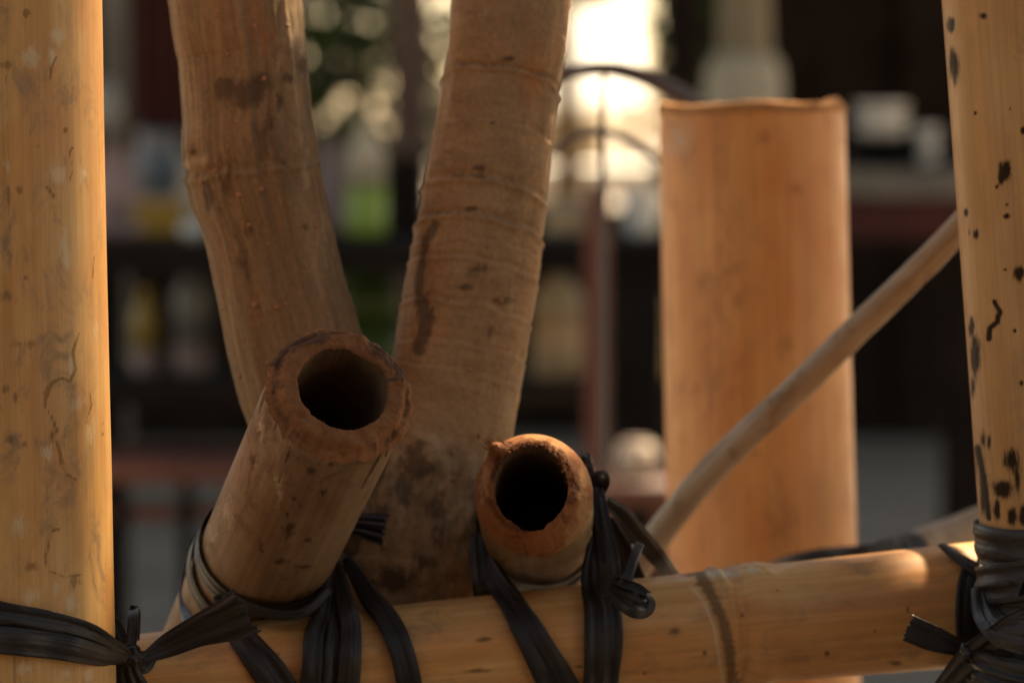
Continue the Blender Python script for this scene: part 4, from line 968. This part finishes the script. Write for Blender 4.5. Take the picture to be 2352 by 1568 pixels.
def bottle(label, x, d, base_z, w, h, m1, m2, cat='bottle', split=.5, name='bottle'):
    c = Vector((wx(x, d), d, base_z)); r = w / 2
    e = empty(name, c, label, cat)
    lathe('body', e, c, [(r * .9, 0), (r, h * .04), (r, h * split), (r * .98, h * split)], m1)
    lathe('shoulder', e, c, [(r * .97, h * split), (r * .97, h * .72), (r * .6, h * .84), (r * .42, h * .90)], m2)
    lathe('cap', e, c, [(r * .46, h * .90), (r * .46, h * .99), (r * .4, h)], m2)
    return e
def carton(label, x0, x1, y0, y1, d, mat, mat2, cat='carton', name='carton', rot=0.0, base=None):
    z0 = wz(y1, d) if base is None else base; z1 = wz(y0, d)
    e = empty(name, (wx((x0 + x1) / 2, d), d, z0), label, cat)
    dx = wx(x1, d) - wx(x0, d)
    box('body', e, wx(x0, d), wx(x1, d), d - dx * .4, d + dx * .4, z0, z0 + (z1 - z0) * .82, mat, 0.006, rot)
    box('lid', e, wx(x0, d) - .003, wx(x1, d) + .003, d - dx * .41, d + dx * .41, z0 + (z1 - z0) * .825, z1, mat2, 0.006, rot)
    return e
def sack(label, x, y0, y1, d, w, mat, cat='bag', name='paper_bag', seed=1, base=None):
    z0 = wz(y1, d) if base is None else base; h = wz(y0, d) - z0; r = w / 2; c = Vector((wx(x, d), d, z0))
    V, F = [], []; n = 28
    prof = [(.80, 0), (.98, .05), (1.02, .3), (.96, .55), (.82, .75), (.62, .86), (.70, .95), (.78, 1.0)]
    for k, (q, z) in enumerate(prof):
        for j in range(n):
            a = j / n * 6.283; f = q * r * (1 + .16 * nz(math.cos(a) * 1.6 + seed, math.sin(a) * 1.6, z * 2.5))
            V.append((c.x + f * math.cos(a), c.y + f * .7 * math.sin(a), c.z + z * h * (1 + .08 * nz(math.cos(a) * 2, math.sin(a) * 2, seed))))
    for i in range(len(prof) - 1):
        for j in range(n):
            k = (j + 1) % n; F.append((i * n + j, i * n + k, (i + 1) * n + k, (i + 1) * n + j))
    F.append(tuple(range(n - 1, -1, -1)))
    V.append((c.x, c.y, c.z + h * .93)); m = len(V) - 1
    for j in range(n): F.append(((len(prof) - 1) * n + j, (len(prof) - 1) * n + (j + 1) % n, m))
    e = empty(name, c, label, cat)
    b = build('body', V, F, mat, e)
    lathe('tie_band', e, Vector((c.x, c.y, c.z + h * .84)), [(r * .70, 0), (r * .74, h * .02), (r * .70, h * .04)], m_pink, 24, .72)
    return e
# goods on the table, left
carton('yellow box among the goods on the table at left', 305, 425, 452, 540, 5.28, m_yel, m_tan, rot=.1, base=zt)
sack('pinkish paper bag on the table beside the left post', 268, 345, 545, 5.40, .075, m_pink, seed=2, base=zt)
sack('blue grey plastic bag standing behind the yellow box', 368, 302, 545, 5.50, .085, m_blueg, seed=5, base=zt)
sack('cream bag partly hidden behind the ridged trunk', 448, 370, 545, 5.45, .060, m_pale, seed=8, base=zt)
def tray(label, x0, x1, d, mat, h=.022):
    c = Vector((wx((x0 + x1) / 2, d), d, zt)); r = (wx(x1, d) - wx(x0, d)) / 2
    e = empty('tray', c, label, 'tray')
    lathe('dish', e, c, [(r * .7, 0), (r * .95, h * .6), (r, h), (r * .93, h * .9), (r * .6, h * .25)], mat, 30, .8)
    lathe('foot', e, c, [(r * .5, 0.0005), (r * .55, h * .2)], mat, 30, .8)
tray('shallow pinkish white dish at the table edge by the left post', 232, 330, 5.10, m_pink)
tray('small pinkish white dish beside the ridged trunk', 412, 470, 5.12, m_white)
# pale grey jar; its form as a post-hung lamp is made up
wl = empty('hung_jar', (wx(246, 6.5), 6.5, wz(250, 6.5)), 'pale grey jar shape on the grey post at upper left', 'pale_jar')
lathe('shade', wl, Vector((wx(240, 6.5), 6.5, wz(300, 6.5))), [(.012, 0), (.026, .012), (.030, .04), (.024, .075), (.010, .09)], m_grey)
box('bracket', wl, wx(240, 6.5) - .006, wx(240, 6.5) + .006, 6.5, 6.60, wz(245, 6.5), wz(235, 6.5), m_dark, .002)
# middle of the table
bottle('white bottle with a lime green lower half between the trunks', 842, 5.3, zt, .056, .165, m_lime, m_pale, split=.42)
carton('dark box on the table left of the ringed trunk', 893, 975, 330, 540, 5.42, m_dark, m_brown, base=zt)
sack('mauve bag beside the white and lime bottle', 765, 330, 540, 5.45, .05, m_pink, seed=12, base=zt)
# right part of the table
carton('tan carton on the table right of the ringed trunk', 1250, 1362, 462, 545, 5.35, m_tan, m_pale, base=zt)
lc = Vector((wx(1474, 5.25), 5.25, zt)); cup = empty('cup', lc, 'pale cup on the table beside the stump', 'cup')
lathe('bowl', cup, lc, [(.016, 0), (.024, .01), (.029, .06), (.030, .066), (.027, .06), (.018, .015)], m_white)
lathe('foot', cup, lc, [(.017, .0004), (.018, .004)], m_white)
# goods on the lower shelf
bottle('yellow bottle with whitish base on the shelf by the left post', 334, 5.33, zs, .042, .125, m_pink, m_olive, split=.30)
bottle('grey bottle with white base on the shelf beside the ridged trunk', 440, 5.33, zs, .052, .165, m_pink, m_blueg, split=.28)
bottle('dark green bottle on the shelf between the trunks', 850, 5.3, zs, .09, .16, m_leafd, m_leafd)
bottle('tan jar on the shelf just right of the ringed trunk', 1282, 5.25, zs, .072, .165, m_tan, m_pale, 'jar', .55, 'jar')
bottle('olive brown bottle on the shelf left of the stump', 1452, 5.28, zs, .045, .17, m_olive, m_grey, split=.6)
bottle('yellow bottle on the shelf touching the edge of the stump', 1508, 5.22, zs, .035, .15, m_yel, m_olive, split=.6)
# arched iron frame on a red-brown stake
AD = 2.35
sk_ = empty('stake', (wx(1371, 4.9), 4.9, 0), 'red brown upright stake standing in front of the black table', 'stake')
lathe('point', sk_, Vector((wx(1371, 4.9), 4.9, wz(450, 4.9))), [(.015, 0), (.012, .012), (.004, .02)], m_red, 8)
ar = empty('arched_frame', (wx(1386, AD), AD, 0), 'thin dark arched wire frame crossing the bright gap', 'garden frame')
box('post', sk_, wx(1344, 4.9), wx(1398, 4.9), 4.885, 4.915, 0, wz(450, 4.9), m_red, .004)
def iron(name, rows, r0, r1):
    C = catmull([tuple(P(x, y, AD)) for x, y in rows], 60); V, F, tc = sweep(C, np.linspace(r0, r1, 60), 12); build(name, V, F, m_iron, ar, tc)
iron('arch', [(1100, 300), (1160, 235), (1225, 195), (1290, 172), (1375, 158), (1450, 168), (1520, 196), (1590, 238), (1660, 300), (1720, 380)], .0024, .0078)
iron('arch', [(1190, 420), (1250, 360), (1310, 320), (1385, 303), (1450, 325), (1510, 368), (1560, 430), (1600, 520)], .0022, .0030)
g0 = P(1384, 900, AD); g1 = g0.copy(); g1.z = 0
C = catmull([tuple(P(1388, 158, AD)), tuple(P(1386, 300, AD)), tuple(P(1384, 600, AD)), tuple(g0), tuple(g1)], 60)
V, F, tc = sweep(C, np.linspace(.0016, .0032, 60), 12); build('upright', V, F, m_iron, ar, tc)
# bench at left
bx0, bx1 = wx(40, 5.0), wx(780, 5.0)
bn = empty('bench', ((bx0 + bx1) / 2, 5.0, 0), 'low red brown bench on the floor beyond the left post', 'bench')
for k in range(3): box('slat', bn, bx0, bx1, 4.80 + k * .105, 4.895 + k * .105, wz(1068, 4.8) - .026, wz(1068, 4.8), m_red, .004)
box('rail', bn, bx0 + .04, bx1 - .04, 4.85, 4.88, wz(1200, 4.85), wz(1165, 4.85), m_red, .003)
for a in (wx(262, 4.85), wx(412, 4.85), bx0 + .03, bx1 - .06):
    for b in ((4.82, 5.03) if a in (bx0 + .03, bx1 - .06) else (4.82,)): box('leg', bn, a, a + .018, b, b + .028, 0, wz(1068, 4.8) - .026, m_black, .003)
m_bowl = plain_mat('pinkish_glaze', (0.46, 0.36, 0.27), 0.5, 0.15, 20)
# stool and bowl at the stump's left
sx = wx(1462, 4.6); zst = wz(1100, 4.6)
sl_ = empty('stool', (sx, 4.6, 0), 'dark red stool under the pale bowl left of the stump', 'stool')
lathe('seat', sl_, Vector((sx, 4.6, zst - .03)), [(.072, 0), (.08, .006), (.08, .024), (.074, .03)], m_red)
for k in range(4):
    a = k * 1.5708 + .6; box('leg', sl_, sx + .055 * math.cos(a) - .012, sx + .055 * math.cos(a) + .012, 4.6 + .055 * math.sin(a) - .012, 4.6 + .055 * math.sin(a) + .012, 0, zst - .03, m_red, .003)
bw = Vector((sx, 4.59, zst)); bo = empty('bowl', bw, 'pale pinkish round bowl on the dark red stool', 'bowl')
lathe('body', bo, bw, [(.014, 0), (.024, .006), (.028, .024), (.023, .042), (.016, .046), (.014, .04)], m_bowl)
lathe('rim', bo, bw, [(.0157, .0462), (.0166, .0486), (.0146, .0486)], m_pink)
# table at right with crockery
d1 = 6.0; zr = wz(388, d1); ra, rb = wx(1862, d1), wx(2330, d1)
t2 = empty('table', ((ra + rb) / 2, 6.2, 0), 'grey topped table with dark red front between the stump and scorched post', 'table')
box('table_top', t2, ra, rb, 6.0, 6.5, zr - .048, zr, m_greyb, .005)
box('apron', t2, ra + .01, rb - .01, 6.02, 6.05, wz(550, d1), zr - .048, m_maroon, .004)
for a in (ra + .01, rb - .06):
    for b in (6.06, 6.44): box('leg', t2, a, a + .045, b, b + .045, 0, zr - .05, m_dark, .004)
ck = carton('black crate on the grey topped table', 1945, 2105, 318, 388, 6.2, m_black, m_black, 'crate', 'crate', base=zr)
ztop = wz(318, 6.2)
def stackware(label, x, w, h, d, z0, mat, name='dish_stack'):
    c = Vector((wx(x, d), d, z0)); e = empty(name, c, label, 'dishes'); r = w / 2; n = 3
    for k in range(n): lathe('dish', e, c + Vector((0, 0, k * h / n)), [(r * .6, 0), (r * .95, h / n * .7), (r, h / n * .98), (r * .9, h / n * .9)], mat)
stackware('stack of white dishes on top of the black crate', 2022, .092, .058, 6.2, ztop + .001, m_white)
stackware('small white dish stack left of the scorched post', 2124, .048, .07, 6.35, zr, m_white)
# sunlit things beyond the pavilion
tw = empty('low_wall', (wx(1320, 15), 15, 0), 'low tan wall in the bright gap right of the ringed trunk', 'wall')
box('wall_body', tw, wx(1000, 15), wx(1384, 15), 15, 15.2, 0, wz(285, 15), m_tanwall, .01)
box('coping', tw, wx(995, 15), wx(1388, 15), 14.97, 15.23, wz(285, 15), wz(262, 15), m_pale, .01)
ct = empty('table', (wx(1400, 12.9), 13.5, 0), 'table under a white cloth in the bright gap', 'table')
box('tablecloth', ct, wx(1120, 12.9), wx(1640, 12.9), 12.9, 14.3, wz(448, 12.9), wz(384, 12.9), m_cloth, .012, .12)
for a in (wx(1180, 12.9), wx(1570, 12.9)):
    for b in (13.1, 13.9): box('leg', ct, a, a + .05, b, b + .05, 0, wz(440, 12.9), m_greyb, .004)
sheet_root = empty('bright_sheet', (wx(1400, 17), 17, 0), 'white sheet added to brighten the sky gap behind the wire frame', 'bright_sheet')  # sheet added to catch the sun and whiten the gap where sky shows
def add_bright_sheet():
    x0, x1 = wx(1180, 17), wx(1475, 17); V, F = [], []; n = 24
    for (y, z) in ((16.6, wz(240, 16.6)), (17.2, wz(130, 17.2)), (17.9, wz(20, 17.9))):
        for t in (0, .012):
            for i in range(n):
                u = i / (n - 1); V.append((x0 + (x1 - x0) * u, y, z + .02 * math.sin(u * 22) - t))
    for r in range(2):
        for i in range(n - 1):
            for t in (0, 1):
                a = (r * 2 + t) * n + i; b = ((r + 1) * 2 + t) * n + i; F.append((a, a + 1, b + 1, b))
    build('sheet', V, F, m_cloth, sheet_root)
    for x in (x0 + .02, x1 - .05):
        for (y, z) in ((16.7, wz(215, 16.7)), (17.8, wz(30, 17.8))): box('pole', sheet_root, x, x + .03, y, y + .03, 0, z - .03, m_grey, .004)
add_bright_sheet()
# trees beyond
def garden_tree(label, x, y, rad, count, l, stem, clump=.6):
    e = empty('garden_tree', (x, y, 0), label, 'tree', 'trees beyond the pavilion')
    crown(e, Vector((x, y, stem)), rad, count, l, m_leafd, None, None, clump)
    Cc = catmull([(x, y, 0), (x + .03, y, stem * .5), (x - .02, y, stem)], 20)
    V, F, tc = sweep(Cc, np.linspace(.05, .03, 20), 12); build('trunk', V, F, m_bark1, e, tc, {'dark': np.zeros(len(V)), 'pale': np.zeros(len(V))})
garden_tree('dark green leafy tree seen between the two trunks', wx(790, 9.9) - .12, 9.9, (.44, .5, .72), 3600, .09, 1.12)
garden_tree('narrow green tree edging the right side of the bright gap', wx(1560, 9.0), 9.0, (.075, .2, .9), 900, .07, 1.25, .3)
garden_tree('green tree whose lowest leaves hang at the top of the bright gap', wx(1290, 11), 11.5, (.34, .4, .42), 1500, .10, 1.66)
